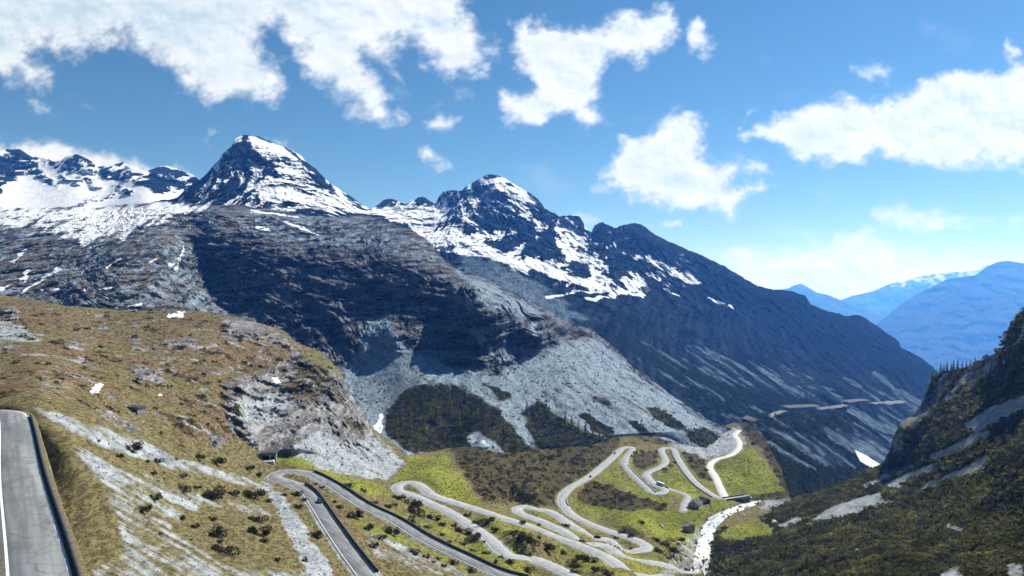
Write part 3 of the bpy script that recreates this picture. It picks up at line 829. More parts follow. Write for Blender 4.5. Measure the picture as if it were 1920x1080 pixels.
scree_r = np.maximum.reduce([
    P.poly([(1518, 978), (1560, 950), (1620, 930), (1657, 921), (1656, 940), (1600, 965), (1560, 973)], 4, .5), P.poly([(1653, 907), (1700, 888), (1762, 864), (1766, 872), (1720, 896), (1680, 918)], 4, .5),
    P.poly([(1740, 856), (1780, 838), (1830, 812), (1872, 800), (1850, 822), (1800, 850), (1750, 864)], 4, .5), P.poly([(1803, 797), (1850, 768), (1920, 740), (2180, 650), (2180, 690), (1922, 770), (1870, 792), (1830, 812)], 5, .5),
    P.poly([(1708, 932), (1740, 902), (1800, 880), (1850, 850), (1872, 822), (1852, 864), (1846, 880), (1800, 895), (1740, 916)], 5, .6) * .85, P.line([(1462, 986), (1500, 974)], 5, 4, .5),
    P.line([(1618, 912), (1668, 892)], 4, 3, .5), P.line([(1635, 950), (1665, 940)], 5, 4) * .8, P.line([(1780, 985), (1802, 993)], 5, 4), P.line([(1600, 1030), (1620, 1030)], 3, 3), P.poly([(1760, 1075), (1800, 1060), (1820, 1090), (1760, 1100)], 6) * .7, P.poly([(1880, 1060), (1925, 1050), (1925, 1100), (1890, 1090)], 6) * .6])
scree = np.clip(np.maximum(scree * (1 - .6 * rslope * (L.px > 1400)), scree_r), 0, 1)
rockm = np.clip(crag * (0.72 + 0.45 * nf + .5 * (0.75 - up)), 0, 1)
rockm = np.maximum(rockm, hill * sstep(fbm(W / 16 + 21, 5) + .35 * (0.8 - up), 0.14, 0.45) * .95)
spots = hill * sstep(fbm(W / 9 + 61, 4) + .3 * nl, .18, .42)
turf = turf * (1 - rockm)
shrub = np.maximum.reduce([
    P.poly([(560, 660), (620, 690), (650, 740), (660, 775), (610, 750), (560, 745), (540, 720)], 10) * (.55 + .7 * nf),
    P.poly([(330, 700), (380, 690), (540, 655), (580, 690), (520, 745), (420, 700), (340, 740)], 14) * (.25 + .9 * nf),
    P.poly([(640, 770), (690, 800), (680, 820), (640, 790)], 8) * .6,
    P.poly([(838, 832), (1000, 826), (1165, 815), (1160, 838), (1120, 872), (1062, 912), (1050, 948), (1020, 950), (960, 945), (905, 942), (884, 912), (858, 872)], 9) * (.80 + .45 * nf + .25 * nm),
    P.poly([(1165, 806), (1285, 800), (1350, 800), (1370, 815), (1290, 835), (1180, 834)], 6) * (.5 + .6 * nm),
    P.poly([(1384, 790), (1405, 788), (1436, 815), (1480, 900), (1490, 940), (1474, 930), (1452, 888), (1424, 838), (1400, 822)], 5) * (.85 + .4 * nf),
    P.poly([(1090, 920), (1110, 905), (1130, 905), (1180, 925), (1250, 945), (1255, 958), (1180, 958), (1110, 950), (1080, 935)], 6) * (.95 + .4 * nf),
    P.poly([(1190, 848), (1230, 845), (1236, 862), (1215, 880), (1195, 880), (1182, 868)], 5) * (.8 + .5 * nf), P.poly([(1275, 850), (1310, 850), (1330, 880), (1338, 905), (1310, 895), (1285, 870)], 5) * (.8 + .5 * nf),
    P.poly([(1230, 870), (1262, 850), (1270, 870), (1255, 890), (1235, 895)], 5) * (.5 + .6 * nf), P.poly([(1110, 840), (1140, 828), (1155, 850), (1110, 885), (1060, 905), (1040, 880)], 6) * (.8 + .5 * nf),
    P.poly([(1220, 1010), (1260, 1000), (1300, 1040), (1270, 1060), (1230, 1050)], 8) * (.45 + .7 * nf),
    P.poly([(1428, 840), (1440, 835), (1484, 930), (1470, 915)], 4, .5) * .9, P.poly([(1380, 930), (1470, 920), (1480, 935), (1400, 940)], 4, .4) * .8,
    rslope * (1.02 + .3 * nf) * (1 - P.poly([(1345, 1003), (1380, 983), (1420, 972), (1452, 990), (1442, 1008), (1358, 1016)], 4, .6)) * (1 - .85 * crag * sstep(nm, -.3, .1))])
shrub = np.maximum(shrub, .85 * spots)
cuts = np.maximum(scree_r, roadside)
shrub = np.clip(shrub * (1 - 1.1 * cuts), 0, 1)
snow = np.maximum.reduce([
    P.poly([(170, 725), (185, 718), (193, 722), (182, 735), (172, 740)], 2.5, 1.1), P.poly([(508, 710), (520, 706), (528, 720), (516, 722)], 2.5, 1.1), P.line([(320, 592), (342, 590)], 4, 2, 1.1), P.line([(245, 573), (262, 571)], 2.5, 2, 1.1),
    0 * nf, P.line([(298, 742), (308, 740)], 2, 2, 1.1)])
zero = 0 * snow
ground = L.finish('ground', MAT_HILL, (snow, scree, np.clip(green * (1.08 + .45 * nm), 0, 1) * (1 - .9 * rockm)), (shrub, turf, brown), 180, 0.55, W=W)
VEG_A, SCREE_A, ROAD_A = shrub, scree, roadside

# ---------------------------------------------------------------- road surfaces
def ribbon(c, half_l, half_r, dz, closed=False):
    t = np.gradient(c[:, :2], axis=0)
    t /= np.linalg.norm(t, axis=1, keepdims=True)
    nrm = np.stack([t[:, 1], -t[:, 0]], -1)           # to the right of travel
    def off(o):
        q = c.copy()
        q[:, :2] += nrm * o
        q[:, 2] += dz
        return q
    return off, nrm


def strip_mesh(name, rows, mat):
    W_ = np.stack(rows)
    nr, nc = W_.shape[:2]
    return mesh_from_arrays(name, W_.reshape(-1, 3), grid_faces(nr, nc)[:, ::-1], mat, True)


def asphalt_mat(name, base, ang):
    """patched asphalt: worn wheel tracks along the road, repair patches, fine cracks"""
    k = N(name)
    mp = k.node('ShaderNodeMapping')
    mp.inputs['Rotation'].default_value = (0, 0, ang)
    k.link(k.node('ShaderNodeTexCoord').outputs['Object'], mp.inputs['Vector'])
    m2 = k.node('ShaderNodeMapping')
    m2.inputs['Scale'].default_value = (1.0, .035, 1.0)
    k.link(mp.outputs[0], m2.inputs['Vector'])
    tracks = k.noise(m2.outputs[0], .9, 4, .55)
    grain = k.noise(mp.outputs[0], 2.2, 6, .7)
    patch = k.noise(mp.outputs[0], .11, 3, .5)
    v = k.node('ShaderNodeTexVoronoi', feature='DISTANCE_TO_EDGE')
    v.inputs['Scale'].default_value = .22
    wv = k.node('ShaderNodeVectorMath', operation='ADD')
    nn = k.node('ShaderNodeTexNoise')
    nn.inputs['Scale'].default_value = .5
    k.link(mp.outputs[0], nn.inputs['Vector'])
    k.link(mp.outputs[0], wv.inputs[0])
    k.link(nn.outputs['Color'], wv.inputs[1])
    k.link(wv.outputs[0], v.inputs['Vector'])
    c = k.mix(k.ramp01(tracks, .36, .64), tuple(x * .72 for x in base), tuple(x * 1.25 for x in base))
    c = k.mix(k.math('MULTIPLY', k.ramp01(patch, .56, .60), .55), c, tuple(x * .62 for x in base))
    c = k.mix(k.math('MULTIPLY', k.ramp01(grain, .4, .7), .35), c, tuple(x * 1.35 for x in base))
    c = k.mix(k.math('MULTIPLY', k.math('SUBTRACT', 1.0, k.ramp01(v.outputs['Distance'], .008, .022)), .6), c, tuple(x * .4 for x in base))
    b = k.node('ShaderNodeBsdfPrincipled')
    k.link(c, b.inputs['Base Color'])
    b.inputs['Roughness'].default_value = .9
    b.inputs['Specular IOR Level'].default_value = .2
    k.link(b.outputs[0], k.out.inputs['Surface'])
    return k.m


MAT_ASPHALT = asphalt_mat('asphalt', (.185, .20, .21), -.62)
MAT_PALE = simple_mat('worn_asphalt', (.29, .305, .32), .9, .18, .3)
MAT_GRAVEL = simple_mat('gravel_road', (.52, .51, .48), .95, .2, .5)
MAT_PAINT = simple_mat('road_paint', (.72, .72, .70), .7, .15, 1.5)
MAT_WALLSTONE = simple_mat('parapet_stone', (.085, .075, .065), .95, .5, 1.2, bump=.1)
for key, name, mat in [('near', 'road', MAT_ASPHALT), ('upper', 'road', MAT_ASPHALT), ('second', 'road', MAT_PALE), ('third', 'road', MAT_PALE), ('lower', 'road', MAT_PALE), ('spur', 'side_road', MAT_PALE), ('gravel', 'gravel_track', MAT_GRAVEL)]:
    c, w = RL[key]
    off, _ = ribbon(c, 0, 0, 0.0)
    h = w / 2
    rows = [off(-h - .5) - (0, 0, .45), off(-h), off(0) + (0, 0, .05), off(h), off(h + .5) - (0, 0, .45)]
    r = link(name, strip_mesh(name, rows, mat), kind='structure')
    if key in ('near', 'upper', 'second', 'third'):
        for sgn in (-1, 1):
            e = sgn * (h - .38)
            lw = .14 if key == 'near' else .11
            m = strip_mesh('edge_line', [off(e - lw) + (0, 0, .034), off(e + lw) + (0, 0, .034)], MAT_PAINT)
            link('edge_line', m, r)
# bank under the near road: shoulder and hillside on its inner side, a steep stone-faced drop on the outer side
c, w = RL['near']
off, nrm_ = ribbon(c, 0, 0, 0)
def rough(q, a):
    q = q.copy()
    q[:, 2] += a * fbm(q / 6, 4)
    q[:, :2] += nrm_ * (a * fbm(q / 4 + 9, 4))[:, None]
    return q
h = w / 2
rows = [rough(off(-60) + (0, 0, 26), 3), rough(off(-40) + (0, 0, 17), 2), rough(off(-22) + (0, 0, 7), 1.2), rough(off(-12) + (0, 0, 2.2), .5), off(-7) + (0, 0, .5), off(-h - 1.5) - (0, 0, .02), off(-h + .3) - (0, 0, .1), off(h - .3) - (0, 0, .1), off(h + 1.1) - (0, 0, .12)]
for e in np.linspace(.0, 1, 14):
    rows.append(rough(off(h + 1.15 + 11 * e) - (0, 0, .4 + 46 * e), .25 + .6 * e))
MAT_BANK = terrain_mat('bank_ground', 12.0, bump=.15, ys=1.0)
bm_ = strip_mesh('road_bank', rows, MAT_BANK)
nr_, nc_ = len(rows), len(c)
ri = np.repeat(np.arange(nr_), nc_)
gr = ((ri >= 3) & (ri <= 5)).astype(float)
hi_ = (ri > 8).astype(float)
set_color_attr(bm_, 'cover_a', np.stack([0 * gr, np.maximum(gr, .42 * hi_), 0 * gr, gr + 1], -1))
set_color_attr(bm_, 'cover_b', np.stack([0 * gr, 1 - gr - .25 * hi_, .15 + 0 * gr, gr + 1], -1))
link('road_bank', bm_, kind='structure')

# ================================================================== OBJECTS
def at_ground(px, py):
    return Vector(LA.at(px, py)[0])


def size_px(p, n):
    """metres covered by n tracing pixels at the distance of p"""
    return n * p[1] / F


class MB:
    """collects shapes into one mesh"""

    def __init__(self):
        self.v, self.f = [], []

    def add(self, verts, faces):
        b = len(self.v)
        self.v += [tuple(map(float, q)) for q in verts]
        self.f += [tuple(b + i for i in q) for q in faces]
        return self

    def box(self, c, s, rz=0.0, taper=1.0):
        x, y, z = (k / 2 for k in s)
        cr, sr = math.cos(rz), math.sin(rz)
        out = []
        for sz in (-1, 1):
            t = taper if sz > 0 else 1
            for sx, sy in ((-1, -1), (1, -1), (1, 1), (-1, 1)):
                a, b = sx * x * t, sy * y * t
                out.append((c[0] + a * cr - b * sr, c[1] + a * sr + b * cr, c[2] + sz * z))
        return self.add(out, [(0, 3, 2, 1), (4, 5, 6, 7), (0, 1, 5, 4), (1, 2, 6, 5), (2, 3, 7, 6), (3, 0, 4, 7)])

    def tube(self, pts, rads, n=8):
        rings = []
        for i, (p, r) in enumerate(zip(pts, rads)):
            p = Vector(p)
            d = (Vector(pts[min(i + 1, len(pts) - 1)]) - Vector(pts[max(i - 1, 0)])).normalized()
            u = d.orthogonal().normalized()
            w = d.cross(u)
            rings.append([p + r * (math.cos(a) * u + math.sin(a) * w) for a in (2 * math.pi * k / n for k in range(n))])
        vs = [q for ring in rings for q in ring]
        fs = [(i * n + k, i * n + (k + 1) % n, (i + 1) * n + (k + 1) % n, (i + 1) * n + k) for i in range(len(pts) - 1) for k in range(n)]
        fs += [tuple(range(n))[::-1], tuple((len(pts) - 1) * n + k for k in range(n))]
        return self.add(vs, fs)

    def prism(self, outline, y0, y1):
        """outline in (x, z), pushed along y"""
        n = len(outline)
        vs = [(x, y0, z) for x, z in outline] + [(x, y1, z) for x, z in outline]
        fs = [tuple(range(n)), tuple(range(2 * n - 1, n - 1, -1))] + [(k, n + k, n + (k + 1) % n, (k + 1) % n) for k in range(n)]
        return self.add(vs, fs)

    def mesh(self, name, mat, smooth=False, bevel=0):
        me = bpy.data.meshes.new(name)
        me.from_pydata(self.v, [], self.f)
        me.update()
        if smooth:
            me.polygons.foreach_set('use_smooth', [True] * len(me.polygons))
        import bmesh
        b = bmesh.new()
        b.from_mesh(me)
        bmesh.ops.recalc_face_normals(b, faces=b.faces)
        if bevel:
            bmesh.ops.bevel(b, geom=b.edges, offset=bevel, segments=2, affect='EDGES')
        b.to_mesh(me)
        b.free()
        me.materials.append(mat)
        return me


def thing(name, label, cat, loc, rz=0.0, group=None, mesh=None):
    o = bpy.data.objects.new(name, mesh)
    COL.objects.link(o)
    o.location = loc
    o.rotation_euler = (0, 0, rz)
    o['label'] = label
    o['category'] = cat
    if group:
        o['group'] = group
    return o


def part(name, me, parent, label=None):
    o = bpy.data.objects.new(name, me)
    COL.objects.link(o)
    o.parent = parent
    if label:
        o['label'] = label
    return o


# ---------------------------------------------------------------- foliage material (tint per leaf clump)
def leaf_mat(name, a, b, c):
    k = N(name)
    at = k.node('ShaderNodeAttribute', attribute_name='tint')
    oi = k.node('ShaderNodeObjectInfo')
    t = at.outputs['Fac']
    col = k.mix(k.ramp01(t, .0, .55), a, b)
    col = k.mix(k.ramp01(t, .6, 1.0), col, c)
    col = k.mix(k.math('MULTIPLY', oi.outputs['Random'], .35), col, tuple(x * .6 for x in b))
    bs = k.node('ShaderNodeBsdfPrincipled')
    k.link(col, bs.inputs['Base Color'])
    bs.inputs['Roughness'].default_value = .8
    bs.inputs['Specular IOR Level'].default_value = .2
    tl = k.node('ShaderNodeBsdfTranslucent')          # needles let some sun through
    k.link(col, tl.inputs['Color'])
    mx = k.node('ShaderNodeMixShader')
    mx.inputs[0].default_value = .46
    k.link(bs.outputs[0], mx.inputs[1])
    k.link(tl.outputs[0], mx.inputs[2])
    k.link(mx.outputs[0], k.out.inputs['Surface'])
    return k.m


MAT_PINE = leaf_mat('dwarf_pine_needles', (.030, .034, .013), (.092, .094, .034), (.24, .225, .075))
MAT_THICK = leaf_mat('thicket_needles', (.022, .026, .011), (.060, .062, .025), (.15, .15, .05))
MAT_FIR = leaf_mat('conifer_needles', (.020, .026, .012), (.045, .052, .020), (.09, .095, .03))
MAT_LARCH = leaf_mat('larch_needles', (.06, .075, .018), (.14, .155, .034), (.25, .25, .06))
MAT_BUSH = leaf_mat('bush_needles', (.018, .019, .010), (.046, .044, .021), (.11, .095, .04))
MAT_FOREST = leaf_mat('forest_needles', (.010, .016, .010), (.028, .040, .022), (.065, .075, .03))
MAT_BARK = simple_mat('bark', (.07, .05, .035), .95, .3, 4)


def cards(centres, sizes, tint, r, flat=0.0):
    """one small four-sided leaf clump per centre, turned at random"""
    n = len(centres)
    u = r.normal(size=(n, 3))
    u[:, 2] *= (1 - flat)
    u /= np.linalg.norm(u, axis=1, keepdims=True)
    w = np.cross(u, r.normal(size=(n, 3)))
    w /= np.linalg.norm(w, axis=1, keepdims=True)
    s = np.asarray(sizes)[:, None]
    j = lambda: r.uniform(.55, 1.15, (n, 1))
    q = np.stack([centres - u * s * j() - w * s * .5 * j(), centres + u * s * j() * .7 - w * s * .6 * j(), centres + u * s * j() + w * s * .5 * j(), centres - u * s * .6 * j() + w * s * .6 * j()], 1)
    return q.reshape(-1, 3), np.arange(n * 4).reshape(n, 4), np.repeat(tint, 4)


def card_mesh(name, c, s, t, r, mat, flat=0.0):
    v, f, tt = cards(c, s, t, r, flat)
    me = mesh_from_arrays(name, v, f, mat, False)
    a = me.attributes.new('tint', 'FLOAT', 'POINT')
    a.data.foreach_set('value', np.ascontiguousarray(tt, f32))
    return me


def bush_mesh(seed, n=1100, lobes=6):
    """unit bush: about 1 wide, 0.55 tall, built of several leafy lobes"""
    r = np.random.default_rng(seed)
    lc = np.stack([r.uniform(-.40, .40, lobes), r.uniform(-.34, .34, lobes), r.uniform(.05, .20, lobes)], -1)
    lr = r.uniform(.10, .25, lobes)
    k = r.integers(0, lobes, n)
    d = r.normal(size=(n, 3))
    d /= np.linalg.norm(d, axis=1, keepdims=True)
    c = lc[k] + d * (lr[k] * r.uniform(.45, 1.05, n) ** .6)[:, None] * np.array([1, 1, .85])
    c[:, 2] = np.abs(c[:, 2])
    # stray shoots that break the outline
    m = n // 12
    c[:m] += np.stack([r.normal(0, .05, m), r.normal(0, .05, m), r.uniform(0, .12, m)], -1)
    s = r.uniform(.016, .045, n)
    return card_mesh('shrub', c, s, np.clip(r.uniform(0, .75, n) + .3 * (c[:, 2] > .3), 0, 1), r, MAT_BUSH)


def conifer_meshes(seed, mat, n=340, droop=.5, wide=.19):
    """unit tree, 1 tall: tapered trunk and whorls of drooping branches"""
    r = np.random.default_rng(seed)
    tr = MB().tube([(0, 0, -.05), (.004, .003, .4), (0, 0, .96)], [.022, .014, .003], 6)
    for i in range(9):
        z = .15 + i * .085
        a = r.uniform(0, 6.28)
        L_ = wide * (1.05 - z) * .8
        tr.tube([(0, 0, z), (math.cos(a) * L_, math.sin(a) * L_, z - .03)], [.006, .002], 4)
    z = r.uniform(.08, 1, n) ** 1.05
    ph = r.uniform(0, 2 * np.pi, n)
    tier = .78 + .34 * np.sin(z * 46 + np.sin(ph * 3 + seed) * 1.3)
    side = .85 + .3 * np.sin(ph * 2 + seed)
    rad = wide * (1.04 - z) ** .85 * tier * side * r.uniform(.25, 1.0, n) ** .5
    c = np.stack([rad * np.cos(ph), rad * np.sin(ph), z - rad * droop], -1)
    keep = c[:, 2] > .03
    c = c[keep]
    s = (.020 + .028 * (1 - z[keep])) * r.uniform(.7, 1.3, keep.sum())
    me = card_mesh('crown', c, s, r.uniform(0, 1, keep.sum()), r, mat, .5)
    return tr.mesh('trunk', MAT_BARK, True), me


# ---------------------------------------------------------------- shrubs dotted over the meadow, each its own
BUSHES = {
    'on the pale scree and grass between the bend of the near road and the topmost hairpin': [
        (184, 827, 9), (248, 840, 42), (224, 856, 17), (275, 866, 11), (294, 864, 24), (286, 887, 16), (330, 861, 8), (372, 856, 25), (404, 866, 40), (465, 878, 20), (485, 884, 19), (342, 892, 19), (297, 902, 7), (307, 897, 7)],
    'in the middle of the grassy slope left of the topmost hairpin': [
        (345, 917, 28), (369, 914, 17), (288, 932, 29), (398, 928, 44), (438, 925, 22), (473, 927, 44), (502, 939, 13), (458, 940, 8), (266, 957, 25), (341, 970, 19), (398, 973, 18)],
    'on the lower part of the grassy slope right of the near road': [
        (366, 986, 21), (301, 1001, 12), (408, 1000, 40), (485, 974, 28), (490, 997, 44), (497, 1014, 18), (413, 1015, 14), (423, 1031, 44), (358, 1012, 7)],
    'on the verge left of the steep lower leg of the topmost hairpin': [
        (519, 1050, 15), (572, 1050, 17), (593, 1001, 31), (533, 928, 10), (556, 923, 20), (570, 935, 11), (560, 949, 18)],
    'on the wedge of grass between the two legs of the topmost hairpin': [
        (592, 908, 8), (604, 915, 12), (629, 943, 10), (637, 953, 14), (663, 968, 31), (673, 961, 11), (693, 990, 27), (732, 996, 33), (713, 1008, 20), (699, 1025, 17), (775, 1034, 27), (798, 1043, 16), (822, 1047, 13), (850, 1055, 21), (832, 1061, 13), (883, 1069, 25), (811, 1054, 9)],
    'on the slope between the walled road and the second hairpin': [
        (653, 915, 24), (682, 920, 15), (700, 943, 16), (729, 950, 18), (740, 947, 10), (747, 933, 24), (777, 944, 31), (782, 959, 38), (772, 969, 14), (817, 970, 27), (830, 984, 15), (802, 988, 14), (828, 1003, 11), (853, 985, 14), (873, 995, 33), (888, 1013, 31),
        (868, 1020, 12), (888, 1032, 11), (912, 1035, 14), (908, 1021, 8), (938, 1042, 11), (957, 1054, 19), (988, 1067, 21), (773, 978, 19), (785, 989, 11), (842, 1016, 9), (930, 1056, 12)],
    'on the grass strip between the two legs of the second hairpin': [
        (877, 968, 14), (912, 976, 27), (893, 978, 17), (928, 987, 16), (958, 999, 21), (980, 1009, 40), (1000, 1017, 24), (1010, 1008, 12), (1023, 1024, 34), (992, 1033, 16), (1055, 1037, 16), (1072, 1058, 36), (1087, 1045, 21), (1110, 1050, 28), (1122, 1068, 21), (1080, 1074, 17), (1140, 1076, 25)],
    'on the narrow strips between the legs of the third hairpin': [
        (982, 982, 14), (1010, 984, 11), (1060, 986, 15), (1128, 1018, 15), (1133, 1025, 14), (1157, 1026, 15), (1182, 1031, 8), (1155, 1009, 8)],
    'on the green meadow between the third hairpin and the stream': [
        (1202, 980, 12), (1167, 992, 15), (1183, 998, 17), (1230, 1012, 16), (1246, 1020, 20), (1262, 1032, 22), (1236, 1034, 15), (1280, 1012, 14)],
}
ORD = ['first', 'second', 'third', 'fourth', 'fifth', 'sixth', 'seventh', 'eighth', 'ninth', 'tenth', 'eleventh', 'twelfth', 'thirteenth', 'fourteenth', 'fifteenth', 'sixteenth', 'seventeenth', 'eighteenth', 'nineteenth', 'twentieth',
       'twenty-first', 'twenty-second', 'twenty-third', 'twenty-fourth', 'twenty-fifth', 'twenty-sixth', 'twenty-seventh', 'twenty-eighth']
SHORT = {
    'on the pale scree and grass between the bend of the near road and the topmost hairpin': 'above the topmost hairpin, on pale scree',
    'in the middle of the grassy slope left of the topmost hairpin': 'on the grass just left of the topmost hairpin',
    'on the lower part of the grassy slope right of the near road': 'low on the slope beside the near road',
    'on the verge left of the steep lower leg of the topmost hairpin': 'beside the steep leg of the topmost hairpin',
    'on the wedge of grass between the two legs of the topmost hairpin': 'between the topmost hairpin\'s two legs',
    'on the slope between the walled road and the second hairpin': 'between the walled road and second hairpin',
    'on the grass strip between the two legs of the second hairpin': 'between the second hairpin\'s two legs',
    'on the narrow strips between the legs of the third hairpin': 'between the third hairpin\'s legs',
    'on the green meadow between the third hairpin and the stream': 'on the meadow by the stream',
}
bush_meshes = [bush_mesh(100 + i, 1200, 6 + i % 4) for i in range(6)]
r_ = np.random.default_rng(21)
for zone, items in BUSHES.items():
    items = sorted(items)
    for i, (px, py, w) in enumerate(items):
        big = 'tiny' if w < 10 else 'small' if w < 16 else 'middling' if w < 24 else 'broad'
        p = at_ground(px, py + w * .14)
        m = size_px(p, w) * 1.12
        lab = f'{big} dark dwarf pine {SHORT[zone]}, {ORD[i]} from left'
        o = thing('shrub', lab, 'shrub', p, r_.uniform(0, 6.28), 'dwarf pine shrubs dotted over the meadow', bush_meshes[int(r_.integers(0, 6))])
        hk = r_.uniform(.75, 1.2) * (1.15 if w < 20 else 1.0)
        o.scale = (m, m * r_.uniform(.75, 1.1), m * hk)

# ---------------------------------------------------------------- thickets nobody could count
def scatter(name, layer, mask, n, px_size, mat, x0, x1, y0, y1, seed, cards_per=20, thresh=.5, mmax=6, tall=.7):
    r = np.random.default_rng(seed)
    px = r.uniform(x0, x1, n)
    py = r.uniform(y0, y1, n)
    j = np.clip(np.rint((px - layer.xs[0]) / (layer.xs[1] - layer.xs[0])).astype(int), 0, len(layer.xs) - 1)
    ok = (py > layer.ty[j] + 1) & (py < layer.by[j])
    px, py, j = px[ok], py[ok], j[ok]
    i = np.abs(layer.py[:, j] - py[None]).argmin(0)
    keep = mask[i, j] > thresh
    p = layer.at(px[keep], py[keep])
    m = len(p)
    s = np.clip(px_size * p[:, 1] / F, .7, mmax) * r.uniform(.55, 1.35, m)
    d = r.normal(size=(m, cards_per, 3))
    d /= np.linalg.norm(d, axis=2, keepdims=True)
    d[..., 2] = np.abs(d[..., 2]) * tall
    c = p[:, None] + d * (s[:, None] * .5 * r.uniform(.5, 1.1, (m, cards_per)))[..., None]
    sz = s[:, None] * r.uniform(.10, .22, (m, cards_per))
    patch = fbm(p * np.array([1, .5, 1]) / 14 + seed, 4)[:, None]
    t = np.clip(r.uniform(0, 1, (m, 1)) * .35 + .25 + .75 * patch + r.uniform(-.2, .3, (m, cards_per)), 0, 1)
    me = card_mesh(name, c.reshape(-1, 3), sz.ravel(), t.ravel(), r, mat)
    return link(name, me, kind='stuff')


right = VEG_A * (LA.px > 1300) * (rslope > .4)
leftm = VEG_A * (1 - (right > .1))
scatter('dwarf_pine_cover', LA, right, 26000, 15, MAT_PINE, 1300, 2080, 560, 1140, 5, 22, .45, 4.5)
scatter('thicket', LA, leftm, 12000, 11, MAT_THICK, 0, 1500, 580, 1090, 6, 18, .55, 5)
scatter('mountain_thicket', LB, VEG_B, 9000, 11, MAT_THICK, 650, 1440, 690, 960, 8, 18, .5, 7)

scatter('forest_cover', LC, FOREST_C * (LC.px > 1370), 9000, 10, MAT_FOREST, 1370, 1720, 780, 960, 9, 16, .5, 9, 1.2)

# loose stones on the scree, dry grass tufts on the slopes
def scatter_px(layer, mask, n, box, r, thresh):
    px = r.uniform(box[0], box[1], n)
    py = r.uniform(box[2], box[3], n)
    j = np.clip(np.rint((px - layer.xs[0]) / (layer.xs[1] - layer.xs[0])).astype(int), 0, len(layer.xs) - 1)
    ok = (py > layer.ty[j] + 1) & (py < layer.by[j])
    px, py, j = px[ok], py[ok], j[ok]
    i = np.abs(layer.py[:, j] - py[None]).argmin(0)
    keep = r.uniform(0, 1, len(px)) * (1 - thresh) + thresh < mask[i, j]
    return layer.at(px[keep], py[keep])


def stones(name, layer, mask, n, box, px_lo, px_hi, mat, seed, thresh=.4, smax=2.5):
    r = np.random.default_rng(seed)
    p = scatter_px(layer, mask, n, box, r, thresh)
    m = len(p)
    s = np.minimum(p[:, 1] / F * (px_lo + (px_hi - px_lo) * r.uniform(0, 1, m) ** 4), smax)
    o = np.array([(1, 0, 0), (0, 1, 0), (-1, 0, 0), (0, -1, 0), (0, 0, 1), (0, 0, -1)], float)
    v = o[None] * r.uniform(.55, 1.2, (m, 6, 1)) + r.normal(0, .22, (m, 6, 3))
    v[..., 2] *= .75
    v = p[:, None] + v * s[:, None, None] * .55 + np.array([0, 0, .15]) * s[:, None, None]
    f = np.array([(0, 1, 4), (1, 2, 4), (2, 3, 4), (3, 0, 4), (1, 0, 5), (2, 1, 5), (3, 2, 5), (0, 3, 5)])
    me = mesh_from_arrays(name, v.reshape(-1, 3), (np.arange(m)[:, None, None] * 6 + f[None]).reshape(-1, 3), mat, False)
    return link(name, me, kind='stuff')


MAT_STONE_A = simple_mat('scree_stone', (.26, .28, .30), .95, .5, .15)
MAT_STONE_B = simple_mat('cliff_debris', (.15, .17, .19), .95, .6, .08)
MAT_TUFT = leaf_mat('dry_grass', (.075, .060, .028), (.15, .125, .05), (.26, .215, .10))
stones('loose_stones', LA, np.clip(SCREE_A * (1 - ROAD_A) + .55 * rockm + .10, 0, 1), 42000, (0, 1500, 560, 1090), 1.0, 6.5, MAT_STONE_A, 71)
stones('fallen_rocks', LB, np.clip(.85 * screeP * (1 - VEG_B), 0, 1), 8000, (640, 1440, 590, 880), 1.0, 6.5, MAT_STONE_B, 72, .4, 5)
rr = np.random.default_rng(73)
gp = scatter_px(LA, np.clip((1 - SCREE_A) * (1 - ROAD_A) * (1 - rockm) * (1 - .7 * green), 0, 1) * (L.px < 1360), 42000, (0, 1360, 560, 1090), rr, .35)
m_ = len(gp)
gs = np.clip(gp[:, 1] / F * 3.2, .25, 1.6) * rr.uniform(.5, 1.4, m_)
gc = gp[:, None] + rr.normal(0, .35, (m_, 5, 3)) * gs[:, None, None] * np.array([1, 1, .25]) + np.array([0, 0, .12]) * gs[:, None, None]
gt = np.clip(.45 + .5 * fbm(gp / 12, 4)[:, None] + rr.uniform(-.35, .35, (m_, 5)), 0, 1)
MAT_MEADOW = leaf_mat('meadow_grass', (.05, .065, .015), (.13, .145, .03), (.27, .26, .07))
gp2 = scatter_px(LA, np.clip(green * (1 - ROAD_A) * (1 - SCREE_A), 0, 1), 40000, (500, 1500, 840, 1090), rr, .3)
m2_ = len(gp2)
gs2 = np.clip(gp2[:, 1] / F * 2.8, .3, 1.6) * rr.uniform(.5, 1.5, m2_)
gc2 = gp2[:, None] + rr.normal(0, .4, (m2_, 4, 3)) * gs2[:, None, None] * np.array([1, 1, .2]) + np.array([0, 0, .1]) * gs2[:, None, None]
gt2 = np.clip(.45 + .7 * fbm(gp2 / 9, 4)[:, None] + rr.uniform(-.35, .35, (m2_, 4)), 0, 1)
link('meadow_grass', card_mesh('meadow_grass', gc2.reshape(-1, 3), np.repeat(gs2 * .30, 4), gt2.ravel(), rr, MAT_MEADOW), kind='stuff')
link('dry_grass_tufts', card_mesh('dry_grass_tufts', gc.reshape(-1, 3), np.repeat(gs * .30, 5), gt.ravel(), rr, MAT_TUFT), kind='stuff')

# ---------------------------------------------------------------- conifers
fir = [conifer_meshes(300 + i, MAT_FIR) for i in range(3)]
larch = [conifer_meshes(320 + i, MAT_LARCH, 300, .35, .20) for i in range(3)]


def tree(px, py, hpx, kinds, label, group, layer, name):
    p = Vector(layer.at(px, py)[0])
    h = size_px(p, hpx) * (1.15 if layer is not LA else r_.uniform(.6, 1.05))
    trunk, crown = kinds[int(r_.integers(0, len(kinds)))]
    o = thing(name, label, 'tree', p - Vector((0, 0, .2)), r_.uniform(0, 6.28), group)
    part('trunk', trunk, o)
    part('crown', crown, o)
    o.scale = (h * r_.uniform(.9, 1.2),) * 2 + (h,)


